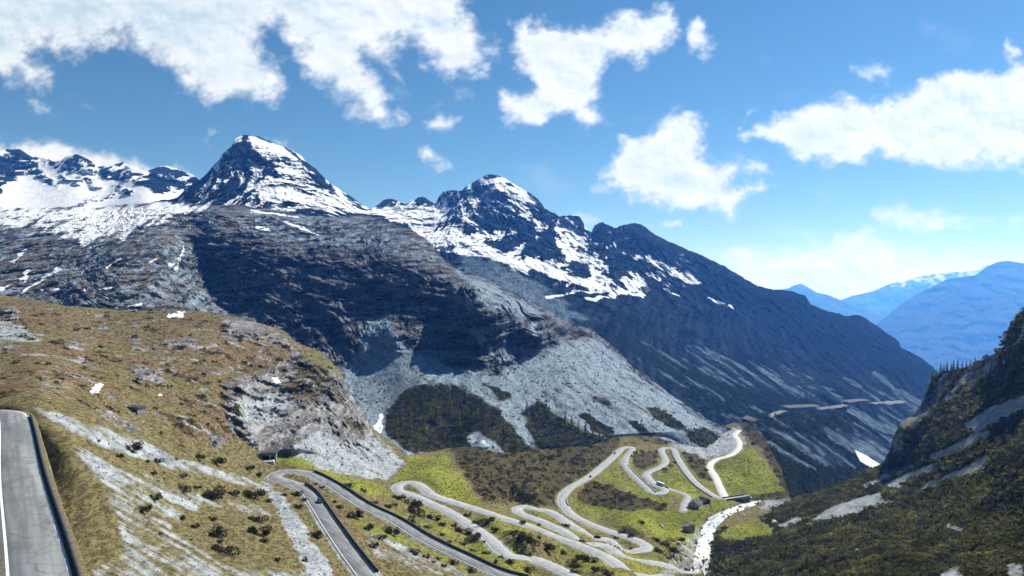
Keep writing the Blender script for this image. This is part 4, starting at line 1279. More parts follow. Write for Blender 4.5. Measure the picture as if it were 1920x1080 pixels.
for i, (x, y, h, lab) in enumerate([
        (770, 822, 44, 'tall light green larch at the left edge of the dark thicket under the cliff'),
        (818, 795, 50, 'tallest larch standing in the upper half of the thicket under the cliff'),
        (843, 778, 36, 'slender larch just right of the tallest one in the thicket'),
        (796, 812, 30, 'short larch between the two tall ones in the thicket'),
        (783, 838, 26, 'small larch near the foot of the thicket by the meadow'),
        (862, 800, 26, 'small larch deep in the thicket left of the snow patch')]):
    tree(x, y, h, larch, lab, 'larches in the thicket under the cliff', LB, 'larch_tree')
LARCH_R = sorted([(988, 778, 24), (1008, 772, 22), (1030, 784, 22), (1060, 800, 26), (1072, 806, 24), (1085, 812, 24), (1098, 818, 26), (1112, 823, 24), (1125, 829, 24), (1138, 836, 22), (1092, 832, 20), (1066, 826, 20), (1120, 846, 22), (1147, 845, 18)])
for i, (x, y, h) in enumerate(LARCH_R):
    tree(x, y, h, larch, f'yellow-green larch along the scree-side edge of the middle thicket, {ORD[i]} from the left', 'larches along the middle thicket', LB, 'larch_tree')
RIDGE = sorted([(1756, 704, 20), (1763, 702, 26), (1770, 701, 22), (1776, 699, 28), (1783, 698, 20), (1789, 697, 25), (1796, 696, 22), (1803, 695, 26), (1811, 694, 22), (1819, 692, 24), (1828, 690, 20), (1748, 716, 20), (1842, 682, 18)])
for i, (x, y, h) in enumerate(RIDGE):
    tree(x, y, h, fir, f'dark conifer on the skyline of the right-hand spur, {ORD[i]} from the left', 'conifers on the spur skyline', LA, 'fir_tree')
DARKF = sorted([(752, 800, 24), (760, 775, 22), (790, 765, 26), (806, 752, 22), (828, 745, 24), (850, 748, 22), (872, 758, 26), (884, 780, 24), (905, 790, 22), (925, 800, 26), (830, 825, 24), (852, 838, 22), (806, 838, 24), (945, 815, 22), (965, 850, 22), (740, 822, 22), (985, 875, 20), (778, 790, 24)])
for i, (x, y, h) in enumerate(DARKF):
    tree(x, y, h, fir, f'dark conifer in the large thicket under the cliff, {ORD[i]} from the left', 'dark conifers in the large thicket', LB if y < topA(x) - 4 else LA, 'fir_tree')
tree(487, 928, 26, larch, 'lone pale green larch beside the shrubs left of the topmost hairpin', None, LA, 'larch_tree')

# ---------------------------------------------------------------- stream
MAT_WATER = None
k = N('white_water')
tc = k.node('ShaderNodeTexCoord').outputs['Object']
n1 = k.noise(tc, .16, 8, .65, 1.0)
n2 = k.noise(tc, .9, 5, .6)
col = k.mix(k.ramp01(n1, .36, .50), (.22, .28, .30), (.56, .59, .60))
col = k.mix(k.ramp01(n2, .62, .74), col, (.20, .20, .19))
b = k.node('ShaderNodeBsdfPrincipled')
k.link(col, b.inputs['Base Color'])
b.inputs['Roughness'].default_value = .45
bp = k.node('ShaderNodeBump')
bp.inputs['Distance'].default_value = .5
k.link(n2, bp.inputs['Height'])
k.link(bp.outputs[0], b.inputs['Normal'])
k.link(b.outputs[0], k.out.inputs['Surface'])
rv = np.array([(1285, 1112, 30), (1312, 1082, 42), (1317, 1060, 38), (1320, 1030, 32), (1324, 1008, 28), (1330, 990, 28), (1345, 972, 30), (1365, 961, 34), (1385, 953, 36), (1402, 947, 30), (1416, 942, 20), (1424, 939, 14)], float)
tt = np.linspace(0, len(rv) - 1, 90)
rx, ry, rw = (np.interp(tt, np.arange(len(rv)), rv[:, i]) for i in range(3))
ed = fbm(np.stack([tt * 1.1, 0 * tt + 4, 0 * tt], -1), 4) * 5
ed2 = fbm(np.stack([tt * 1.1, 0 * tt + 14, 0 * tt], -1), 4) * 5
rows = []
for u in np.linspace(-.5, .5, 11):
    x = rx + u * rw + (ed if u < 0 else ed2) * abs(u) * 2
    q = LA.at(x, ry)
    kk = np.ones(5) / 5
    q[:, 2] = np.convolve(np.pad(q[:, 2], 2, mode='edge'), kk, 'valid')
    q[:, 2] += .55 * (1 - abs(u) * 1.2) + .25 * fbm(q / 4, 3)
    rows.append(q)
link('river', strip_mesh('river', rows, k.m), kind='structure')
RW = np.stack(rows)
rr = np.random.default_rng(88)
m_ = 420
uu = rr.uniform(0, 1, m_)
uu = np.where(rr.uniform(0, 1, m_) < .6, np.where(uu < .5, uu * .35, 1 - (1 - uu) * .35), uu)      # most lie along the banks
p_ = RW[np.clip((uu * 10.99).astype(int), 0, 10), rr.integers(0, RW.shape[1], m_)] + rr.normal(0, .6, (m_, 3)) * np.array([1, 1, .1])
s_ = (.35 + 2.2 * rr.uniform(0, 1, m_) ** 4)
o_ = np.array([(1, 0, 0), (0, 1, 0), (-1, 0, 0), (0, -1, 0), (0, 0, 1), (0, 0, -1)], float)
v_ = o_[None] * rr.uniform(.55, 1.2, (m_, 6, 1)) + rr.normal(0, .2, (m_, 6, 3))
v_ = p_[:, None] + v_ * s_[:, None, None] * .6
f_ = np.array([(0, 1, 4), (1, 2, 4), (2, 3, 4), (3, 0, 4), (1, 0, 5), (2, 1, 5), (3, 2, 5), (0, 3, 5)])
link('stream_stones', mesh_from_arrays('stream_stones', v_.reshape(-1, 3), (np.arange(m_)[:, None, None] * 6 + f_[None]).reshape(-1, 3), simple_mat('stream_stone', (.22, .22, .21), .8, .6, .3), False), kind='stuff')

# ---------------------------------------------------------------- boulders
def boulder_mesh(seed, mat, n=3):
    import bmesh
    b = bmesh.new()
    bmesh.ops.create_icosphere(b, subdivisions=4, radius=.5)
    co = np.array([v.co for v in b.verts])
    d = co / .5
    cut = np.random.default_rng(seed)
    rad = np.full(len(d), .5)
    for q in range(13):
        nn = cut.normal(size=3)
        nn /= np.linalg.norm(nn)
        h = cut.uniform(.25, .44)
        dp = d @ nn
        rad = np.where(dp * rad > h, h / np.maximum(dp, 1e-3), rad)
    rad *= 1 + .16 * fbm(d * 2 + seed, 4)
    for v, q, r1 in zip(b.verts, d, rad):
        v.co = Vector(q * r1)
    me = bpy.data.meshes.new('boulder')
    b.to_mesh(me)
    b.free()
    me.materials.append(mat)
    return me


MAT_ROCKD = simple_mat('dark_boulder', (.20, .20, .21), .9, .55, 1.5, bump=.08)
MAT_ROCKP = simple_mat('pale_boulder', (.55, .55, .54), .9, .3, 2.0, bump=.08)
bmd = [boulder_mesh(41 + i, MAT_ROCKD) for i in range(3)]
bmp_ = [boulder_mesh(51 + i, MAT_ROCKP) for i in range(2)]
for px, py, w, h, lst, lab in [
        (1291, 998, 24, 24, bmd, 'huge dark boulder standing in the meadow left of the stream'),
        (1318, 1056, 11, 11, bmd, 'round dark boulder standing in the white water'),
        (1287, 1071, 15, 11, bmd, 'dark flat boulder on the left bank at the bottom of the stream'),
        (1296, 1079, 11, 8, bmd, 'smaller dark boulder below the flat one at the bank'),
        (1272, 1021, 9, 7, bmp_, 'white rock among the brown shrubs below the huge boulder'),
        (1452, 981, 14, 7, bmp_, 'pale rock at the right corner of the small riverside meadow'),
        (1463, 990, 9, 6, bmp_, 'smaller pale rock just below the one at the meadow corner'),
        (1330, 986, 8, 5, bmd, 'small dark rock breaking the rapids under the bridge'),
        (1310, 1040, 6, 4, bmd, 'small dark rock at the left edge of the rapids'),
        (1240, 988, 13, 7, bmd, 'low grey rock in the grass left of the huge boulder'),
        (1404, 935, 14, 8, bmd, 'dark rock at the head of the rapids beside the bridge'),
        (1390, 966, 16, 6, bmd, 'dark rock ledge on the right bank above the small meadow')]:
    p = at_ground(px, py)
    o = thing('boulder', lab, 'boulder', p + Vector((0, 0, size_px(p, h) * .28)), r_.uniform(0, 6.28), None, lst[int(r_.integers(0, len(lst)))])
    o.scale = (size_px(p, w) * 1.15, size_px(p, w) * 1.0, size_px(p, h) * 1.1)

# ---------------------------------------------------------------- walls along the roads
def wall_along(key, i0, i1, side, h, label, dz=0.0, thick=.42, foot=1.2, mat=None):
    c, w = RL[key]
    c = c[i0:i1]
    off, _ = ribbon(c, 0, 0, 0)
    a = side * (w / 2 + .15)
    b_ = side * (w / 2 + .15 + thick)
    jit = .05 * fbm(c / 1.7, 3)[:, None] * np.array([0, 0, 1])
    rows = [off(a) - (0, 0, .3), off(a) + (0, 0, h + dz) + jit, off(b_) + (0, 0, h + dz) + jit, off(b_) - (0, 0, foot)]
    me = strip_mesh('parapet_wall', rows, mat or MAT_WALLSTONE)
    me.polygons.foreach_set('use_smooth', [False] * len(me.polygons))
    o = link('parapet_wall', me)
    o['label'] = label
    o['category'] = 'wall'
    o['group'] = 'stone parapets along the road'
    # paler coping stones on top, as wide as the wall
    cp = strip_mesh('coping', [off(a - side * .04) + (0, 0, h + .01) + jit, off(a - side * .04) + (0, 0, h + .10) + jit, off(b_ + side * .04) + (0, 0, h + .10) + jit, off(b_ + side * .04) + (0, 0, h + .01) + jit], mat or MAT_COPING)
    link('coping', cp, o)
    return o


MAT_COPING = simple_mat('coping_stone', (.085, .080, .076), .9, .3, 1.0)
def near_index(key, px, py):
    c = RL[key][0]
    q = np.stack([960 + F * c[:, 0] / c[:, 1], 540 - F * c[:, 2] / c[:, 1]], -1)
    return int(((q - (px, py)) ** 2).sum(1).argmin())


nn_ = len(RL['near'][0])
wall_along('near', 0, near_index('near', 58, 764), 1, .5, 'low dark stone parapet along the right edge of the wide near road')
iu = near_index('upper', 575, 885)
wall_along('upper', 0, iu, 1, .9, 'long dark parapet along the descending far leg of the topmost hairpin')
il0, il1 = near_index('upper', 560, 911), near_index('upper', 690, 1080)
wall_along('upper', il0, il1, -1, 1.0, 'dark retaining parapet beside the steep near leg of the topmost hairpin')

MAT_KERB = simple_mat('pale_wall_stone', (.42, .42, .41), .95, .3, .8)
a0, a1 = near_index('third', 1056, 948), near_index('third', 1160, 846)
wall_along('third', a0, a1, 1, .7, 'pale low wall along the long straight leg below the dark thicket', mat=MAT_KERB)
c0, c1 = near_index('lower', 1172, 870), near_index('lower', 1226, 924)
wall_along('lower', c0, c1, -1, .7, 'pale low wall beside the winding leg above the side road', mat=MAT_KERB)
d0, d1 = near_index('lower', 1262, 845), near_index('lower', 1345, 932)
wall_along('lower', d0, d1, 1, .7, 'pale low wall on the last straight leg down to the bridge', mat=MAT_KERB)

# ---------------------------------------------------------------- marker posts between the lower legs
MAT_POST = simple_mat('post_wood', (.45, .43, .40), .8, .3, 3)
pm = MB().tube([(0, 0, -.3), (0, 0, 1.15)], [.13, .11], 8).box((0, 0, 1.2), (.3, .3, .12), 0, .7).mesh('marker_post', MAT_POST)
for i, (px, py) in enumerate([(1111, 1022), (1124, 1026), (1137, 1031), (1150, 1036), (1163, 1041), (1176, 1047), (1190, 1052)]):
    thing('marker_post', f'short pale post beside the road below the third hairpin, {ORD[i]} from the left', 'post', at_ground(px, py), 0, 'posts along the road below the third hairpin', pm)

# ---------------------------------------------------------------- vehicles
MAT_GLASS = simple_mat('car_glass', (.02, .025, .03), .1, .1, 1)
MAT_TYRE = simple_mat('tyre_rubber', (.02, .02, .02), .9, .2, 5)
MAT_RIM = simple_mat('wheel_rim', (.45, .46, .47), .35, .1, 5, .8)


def car_paint(name, c):
    return simple_mat(name, c, .28, .04, 2)


def lofted(rings):
    m = MB()
    n = len(rings[0])
    vs = [q for rr in rings for q in rr]
    fs = [(i * n + k, i * n + (k + 1) % n, (i + 1) * n + (k + 1) % n, (i + 1) * n + k) for i in range(len(rings) - 1) for k in range(n)]
    fs += [tuple(range(n)), tuple((len(rings) - 1) * n + k for k in range(n))[::-1]]
    return m.add(vs, fs)


def section(x, w, z0, z1):
    return [(x, -w * .92, z0), (x, w * .92, z0), (x, w, z0 + (z1 - z0) * .35), (x, w * .97, z1 - .06), (x, w * .86, z1), (x, -w * .86, z1), (x, -w * .97, z1 - .06), (x, -w, z0 + (z1 - z0) * .35)]


def vehicle(paint, label, loc, rz, group, bus=False, cat='car'):
    if bus:
        body = lofted([section(x, w, z0, z1) for x, w, z0, z1 in [(-4.6, 1.05, .5, 2.7), (-4.4, 1.2, .38, 2.95), (4.2, 1.2, .38, 2.95), (4.6, 1.1, .5, 2.6), (4.72, 1.0, .55, 1.4)]])
        glass = MB().box((-.1, 0, 2.05), (8.3, 2.43, .75)).box((4.48, 0, 1.95), (.35, 2.0, .95))
        wx, wr, wy, name = (-2.8, 2.9), .48, 1.12, 'coach'
        lamps = (4.70, .8, .75)
    else:
        body = lofted([section(x, w, z0, z1) for x, w, z0, z1 in [(-2.12, .72, .42, .80), (-2.02, .84, .30, .98), (-1.2, .89, .22, 1.0), (.55, .89, .22, .96), (1.5, .87, .24, .86), (2.0, .82, .30, .74), (2.14, .70, .40, .62)]])
        glass = lofted([[(x, -w0, z0), (x, w0, z0), (x, w1, z1), (x, -w1, z1)] for x, w0, w1, z0, z1 in [(-1.95, .78, .70, .95, 1.0), (-1.45, .80, .62, .97, 1.38), (.0, .80, .62, .95, 1.40), (.98, .78, .70, .90, .93)]])
        wx, wr, wy, name = (-1.32, 1.32), .33, .80, 'car'
        lamps = (2.09, .55, .62)
    o = thing(name, label, cat, loc, rz, group)
    part('body', body.mesh('body', paint, False, .03), o)
    part('windows', glass.mesh('windows', MAT_GLASS), o)
    if not bus:
        part('roof', lofted([[(x, -w, z), (x, w, z), (x, w * .93, z + .05), (x, -w * .93, z + .05)] for x, w, z in [(-1.48, .63, 1.36), (-.7, .65, 1.41), (.05, .63, 1.38)]]).mesh('roof', paint), o)
    for x in wx:
        for sy in (-1, 1):
            wh = part('wheel', MB().tube([(x, sy * (wy - .12), wr), (x, sy * (wy + .10), wr)], [wr, wr], 16).mesh('wheel', MAT_TYRE), o)
            part('rim', MB().tube([(x, sy * (wy + .09), wr), (x, sy * (wy + .12), wr)], [wr * .6, wr * .55], 12).mesh('rim', MAT_RIM), wh)
    for sy in (-1, 1):
        part('headlight', MB().box((lamps[0], sy * lamps[1], lamps[2]), (.10, .3, .16)).mesh('headlight', MAT_RIM, False, .02), o)
        part('tail_light', MB().box((-4.6 if bus else -2.09, sy * lamps[1], .85 if not bus else 1.0), (.08, .28, .16)).mesh('tail_light', MAT_TAIL, False, .02), o)
    return o


MAT_TAIL = simple_mat('tail_lamp', (.35, .02, .02), .3, .1, 3)
P_BLUE, P_BLACK, P_WHITE, P_GREY, P_RED = car_paint('dark_blue_paint', (.03, .045, .08)), car_paint('black_paint', (.015, .015, .018)), car_paint('white_paint', (.7, .7, .7)), car_paint('grey_paint', (.10, .105, .11)), car_paint('maroon_paint', (.10, .03, .03))
for key, px, py, lane, flip, paint, lab, bus in [
        ('upper', 595, 940, -1.5, 0, P_BLUE, 'dark blue car on the steep near leg of the topmost hairpin', False),
        ('third', 1093, 1015, 1.5, 1, P_GREY, 'grey car where the second and third hairpin roads run side by side', False),
        ('third', 1122, 1008, -1.4, 0, P_BLACK, 'black car on the upper leg of the third hairpin', False),
        ('third', 1106, 897, 1.4, 0, P_BLACK, 'black car halfway up the straight leg below the dark thicket', False),
        ('third', 1157, 853, -1.4, 1, P_RED, 'dark car just short of the far bend of the long straight leg', False),
        ('spur', 1240, 910, 0.0, 0, P_WHITE, 'white coach parked on the side road above the stream', True),
        ('spur', 1249, 915, 0.4, 0, P_BLACK, 'black car parked at the lower end of the white coach', False)]:
    c, w = RL[key]
    i = near_index(key, px, py)
    t = c[min(i + 1, len(c) - 1)] - c[max(i - 1, 0)]
    rz = math.atan2(t[1], t[0]) + (math.pi if flip else 0)
    tn = np.array([t[1], -t[0], 0]) / np.hypot(t[0], t[1])
    vehicle(paint, lab, Vector(c[i] + tn * lane + np.array([0, 0, .06])), rz, 'vehicles on the pass road', bus, 'coach' if bus else 'car')

# ---------------------------------------------------------------- buildings
MAT_STONE = simple_mat('pale_masonry', (.46, .45, .43), .95, .3, 1.2, bump=.05)
MAT_ROOF = simple_mat('dark_slate', (.045, .045, .05), .8, .35, 1.0)
MAT_DARKIN = simple_mat('dark_floor', (.02, .018, .016), .9, .3, 1)  # near-black colour for the shelter floors
MAT_CONC = simple_mat('gallery_concrete', (.36, .37, .37), .9, .2, .3)
MAT_GROOF = simple_mat('earth_covered_concrete', (.06, .07, .08), .95, .3, .3)
MAT_WOOD = simple_mat('brown_boards', (.09, .06, .04), .9, .4, 1.5)


def gable_house(name, label, p, rz, L_, W_, hw, hr, wins, wallmat=MAT_STONE):
    o = thing(name, label, 'building', p, rz)
    m = MB().prism([(-W_ / 2, -2.5), (W_ / 2, -2.5), (W_ / 2, hw), (0, hw + hr), (-W_ / 2, hw)], -L_ / 2, L_ / 2)
    part('wall', m.mesh('wall', wallmat), o)
    rf = MB()
    ov, th = .5, .22
    for s in (-1, 1):
        a = (s * (W_ / 2 + ov), hw - hr * ov / (W_ / 2))
        rf.prism([(a[0], a[1] + .03), (0, hw + hr + .03), (0, hw + hr + th + .08), (a[0], a[1] + th + .03)], -L_ / 2 - .6, L_ / 2 + .6)
    roof = part('roof', rf.mesh('roof', MAT_ROOF), o)
    part('chimney', MB().box((W_ * .18, L_ * .2, hw + hr * .9), (.7, .7, 1.6)).box((W_ * .18, L_ * .2, hw + hr * .9 + .88), (.9, .9, .14)).mesh('chimney', MAT_STONE), roof)
    d = part('door', MB().box((0, -L_ / 2 - .02, 1.0), (1.1, .12, 2.1)).mesh('door', MAT_WOOD), o)
    part('handle', MB().box((.38, -L_ / 2 - .12, 1.0), (.12, .08, .05)).mesh('handle', MAT_RIM), d)
    for x, y, z, side in wins:
        if side == 'x':
            wf = MB().box((x, y, z), (.10, 1.2, 1.3))
            gl = MB().box((x + math.copysign(.03, x), y, z), (.10, .95, 1.05))
        else:
            wf = MB().box((x, y, z), (1.2, .10, 1.3))
            gl = MB().box((x, y + math.copysign(.03, y), z), (.95, .10, 1.05))
        w_ = part('window', wf.mesh('window', MAT_WOOD), o)
        part('pane', gl.mesh('pane', MAT_GLASS), w_)
    return o


p = at_ground(1303, 951)
gable_house('stone_house', 'pale stone house with dark gabled roof beside the bridge', p, math.radians(-28), 11, 8.5, 3.2, 2.6,
            [(2.6, -5.52, 1.7, 'y'), (-2.6, -5.52, 1.7, 'y'), (0, -5.52, 4.1, 'y'), (-4.27, -2.5, 1.8, 'x'), (-4.27, 1.5, 1.8, 'x'), (4.27, -2, 1.8, 'x'), (4.27, 2, 1.8, 'x')])
p = at_ground(1321, 943)
gable_house('barn', 'small dark-roofed barn between the stone house and the bridge', p, math.radians(35), 7.5, 6, 2.4, 1.8, [(1.8, -3.77, 1.4, 'y'), (3.02, 0, 1.5, 'x'), (-3.02, 0, 1.5, 'x')], MAT_WOOD)


def bunker(label, p, rz, w, d, h, name):
    """low flat-roofed stone shelter with a dark open front and a pale forecourt"""
    o = thing(name, label, 'building', p, rz)
    m = MB()
    m.box((-w / 2 + .4, 0, h / 2 - 1), (.8, d, h + 2)).box((w / 2 - .4, 0, h / 2 - 1), (.8, d, h + 2)).box((0, d / 2 - .4, h / 2 - 1), (w - 1.6, .8, h + 2)).box((0, -d / 2 + .3, h - .35), (w - 1.6, .6, .7))
    part('wall', m.mesh('wall', MAT_ROCKD), o)
    part('roof', MB().box((0, 0, h + .22), (w + .8, d + .8, .44), 0, .94).mesh('roof', MAT_ROOF), o)
    part('pillar', MB().box((w * .12, -d / 2 + .3, (h - .7) / 2 - .5), (.6, .55, h - .7 + 1)).mesh('pillar', MAT_STONE), o)
    part('floor', MB().box((0, .2, -.55), (w - 1.6, d - 1.0, 1.2)).mesh('floor', MAT_DARKIN), o)
    part('forecourt', MB().box((-.3, -d / 2 - 2.0, -.9), (w * .95, 3.9, 1.9), 0, .96).mesh('forecourt', MAT_STONE), o)
    return o


p = at_ground(503, 861)
bunker('low stone shelter with dark opening above the topmost hairpin', p + Vector((0, 0, .3)), math.radians(12), 7.6, 5.5, 3.0, 'stone_shelter')
p = at_ground(253, 772)
bunker('dark roofless-looking stone hut with pale terrace on the brown hillside', p + Vector((0, 0, .3)), math.radians(-16), 7.0, 4.0, 1.5, 'stone_hut')

# bridge carrying the road over the stream
pa, pb = Vector(RL['lower'][0][-1]), at_ground(1398, 941)
pb.z = pa.z + .3
dv = pb - pa
Lb = dv.length
o = thing('stone_bridge', 'short dark stone bridge over the head of the rapids', 'bridge', (pa + pb) / 2, math.atan2(dv.y, dv.x))
arch = [(Lb / 2 * .62 * math.cos(a), -4.6 + 3.2 * math.sin(a)) for a in np.linspace(0, math.pi, 13)]
part('arch', MB().prism([(Lb / 2 + 2, -6), (Lb / 2 + 2, -.15), (-Lb / 2 - 2, -.15), (-Lb / 2 - 2, -6), (-Lb / 2 * .62, -6)] + arch[::-1] + [(Lb / 2 * .62, -6)], -3.0, 3.0).mesh('arch', MAT_WALLSTONE), o)
part('deck', MB().box((0, 0, -.02), (Lb + 4.4, 6.3, .26)).mesh('deck', MAT_PALE), o)
for s in (-1, 1):
    part('parapet', MB().box((0, s * 3.0, .55), (Lb + 4.2, .4, .9)).mesh('parapet', MAT_WALLSTONE), o)

# utility pole on the green meadow
p = at_ground(1403, 893)
o = thing('utility_pole', 'thin dark utility pole standing in the bright green meadow by the gravel track', 'pole', p)
hp = size_px(p, 34)
part('mast', MB().tube([(0, 0, -.5), (0, 0, hp)], [.28, .17], 8).mesh('mast', MAT_WOOD), o)
part('crossarm', MB().box((0, 0, hp - 1.0), (3.0, .2, .24), .4).box((0, 0, hp - 2.2), (2.2, .2, .24), .4).mesh('crossarm', MAT_WOOD), o)

# ---------------------------------------------------------------- valley road with its avalanche galleries on the far flank
vr = np.array([(1402, 796), (1412, 789), (1440, 782), (1460, 774), (1478, 770), (1510, 768), (1545, 766), (1580, 761), (1605, 757), (1640, 755), (1680, 753), (1735, 752)], float)
w0 = LC.at(vr[:, 0], vr[:, 1])
cr = road_line(np.array(w0))
offv, _ = ribbon(cr, 0, 0, 0)
rows = [offv(-3.4) + (0, 0, 2.5), offv(-3.0) + (0, 0, 1.0), offv(3.0) + (0, 0, 1.0), offv(5.0) - (0, 0, 6)]
link('valley_road', strip_mesh('valley_road', rows, simple_mat('valley_asphalt', (.15, .16, .165), .9, .2, .1)), kind='structure')
qv = 960 + F * cr[:, 0] / cr[:, 1]
for (xa, xb, lab) in [(1474, 1535, 'long concrete avalanche gallery on the far valley road'), (1588, 1628, 'shorter concrete avalanche gallery farther along the valley road'), (1398, 1411, 'dark tunnel gallery at the near end of the valley road')]:
    ids = np.where((qv > xa) & (qv < xb))[0]
    c = cr[ids[0]:ids[-1] + 1]
    offg, _ = ribbon(c, 0, 0, 0)
    o = thing('avalanche_gallery', lab, 'gallery', Vector(c[0]), 0, 'galleries on the valley road')
    base = np.array(c[0])
    H = 5.0
    part('roof', strip_mesh('roof', [offg(-9) + (0, 0, H + 3.0) - base, offg(3.6) + (0, 0, H + .5) - base, offg(5.2) + (0, 0, H + .3) - base, offg(5.2) + (0, 0, H - .5) - base, offg(-9) + (0, 0, H) - base], MAT_GROOF), o)
    part('back_wall', strip_mesh('back_wall', [offg(-8) + (0, 0, H) - base, offg(-8) - (0, 0, 1) - base], MAT_ROCKD), o)
    for kx in np.linspace(0, len(c) - 1, max(3, len(c) // 10)).astype(int):
        q = offg(4.4)[kx] - base
        part('pillar', MB().box((q[0], q[1], q[2] + H / 2 - 1), (.9, .9, H + 2)).mesh('pillar', MAT_CONC), o)
# ================================================================== SKY, AIR, LIGHT, CAMERA
SUN_AZ, SUN_EL = math.radians(50), math.radians(43)      # azimuth clockwise from the view direction (+Y)
wd = bpy.data.worlds.new('World')
scene.world = wd
wd.use_nodes = True
nt = wd.node_tree
nt.nodes.clear()
sky = nt.nodes.new('ShaderNodeTexSky')
sky.sky_type = 'NISHITA'
sky.sun_disc = False
sky.sun_elevation = SUN_EL
sky.sun_rotation = SUN_AZ
sky.altitude = 2500
sky.air_density = 1.0
sky.dust_density = 0.3
sky.ozone_density = 2.0
hs = nt.nodes.new('ShaderNodeHueSaturation')
hs.inputs['Hue'].default_value = 0.488
hs.inputs['Saturation'].default_value = 1.18
bg = nt.nodes.new('ShaderNodeBackground')
bg.inputs['Strength'].default_value = 0.06
out = nt.nodes.new('ShaderNodeOutputWorld')
nt.links.new(sky.outputs[0], hs.inputs['Color'])
nt.links.new(hs.outputs[0], bg.inputs['Color'])
nt.links.new(bg.outputs[0], out.inputs['Surface'])

sd = bpy.data.lights.new('sun', 'SUN')
sd.energy = 5.0
sd.angle = math.radians(0.5)
sd.color = (1.0, 0.965, 0.92)
so = bpy.data.objects.new('sun', sd)
COL.objects.link(so)
to_sun = Vector((math.sin(SUN_AZ) * math.cos(SUN_EL), math.cos(SUN_AZ) * math.cos(SUN_EL), math.sin(SUN_EL)))
so.rotation_euler = to_sun.to_track_quat('Z', 'Y').to_euler()

# haze: even air in one closed box
def box_mesh(name, lo, hi, mat):
    v = [(x, y, z) for x in (lo[0], hi[0]) for y in (lo[1], hi[1]) for z in (lo[2], hi[2])]
    f = [(0, 1, 3, 2), (4, 6, 7, 5), (0, 4, 5, 1), (2, 3, 7, 6), (0, 2, 6, 4), (1, 5, 7, 3)]
    return mesh_from_arrays(name, np.array(v, float), np.array(f), mat, False)


hz = N('haze_air')
pv = hz.node('ShaderNodeVolumePrincipled')
pv.inputs['Color'].default_value = (.075, .30, 1.0, 1)
pv.inputs['Absorption Color'].default_value = (1, 1, 1, 1)
pv.inputs['Density'].default_value = HAZE
pv.inputs['Anisotropy'].default_value = 0.4
hz.link(pv.outputs[0], hz.out.inputs['Volume'])
allz = [(o.matrix_world @ Vector(c)) for o in scene.objects if o.type == 'MESH' for c in o.bound_box]
lo = np.min([tuple(v) for v in allz], axis=0) - 30
hi = np.max([tuple(v) for v in allz], axis=0) + 30
lo[1] = min(lo[1], -300)
link('haze', box_mesh('haze', lo, hi, hz.m), kind='stuff')

# clouds on a dome well outside the air
R = 60000.0
cx = np.arange(-320, 2240, 2.2)
cy = np.arange(740, -160, -2.2)
CX, CY = np.meshgrid(cx, cy)
D = np.stack([(CX - 960) / F, 1 + 0 * CX, (540 - CY) / F], -1)
D /= np.linalg.norm(D, axis=-1, keepdims=True)
q = np.stack([CX / 150, CY / 120, 0 * CX], -1)
w1, w2 = fbm(q, 6, .58), fbm(q + 40, 6, .58)
fine = fbm(np.stack([CX / 44, CY / 34, 0 * CX + 5], -1), 6, .66)
puff = ridged(np.stack([CX / 60, CY / 50, 0 * CX + 15], -1), 5, .6)
big = fbm(np.stack([CX / 190, CY / 120, 0 * CX + 9], -1), 6, .55)


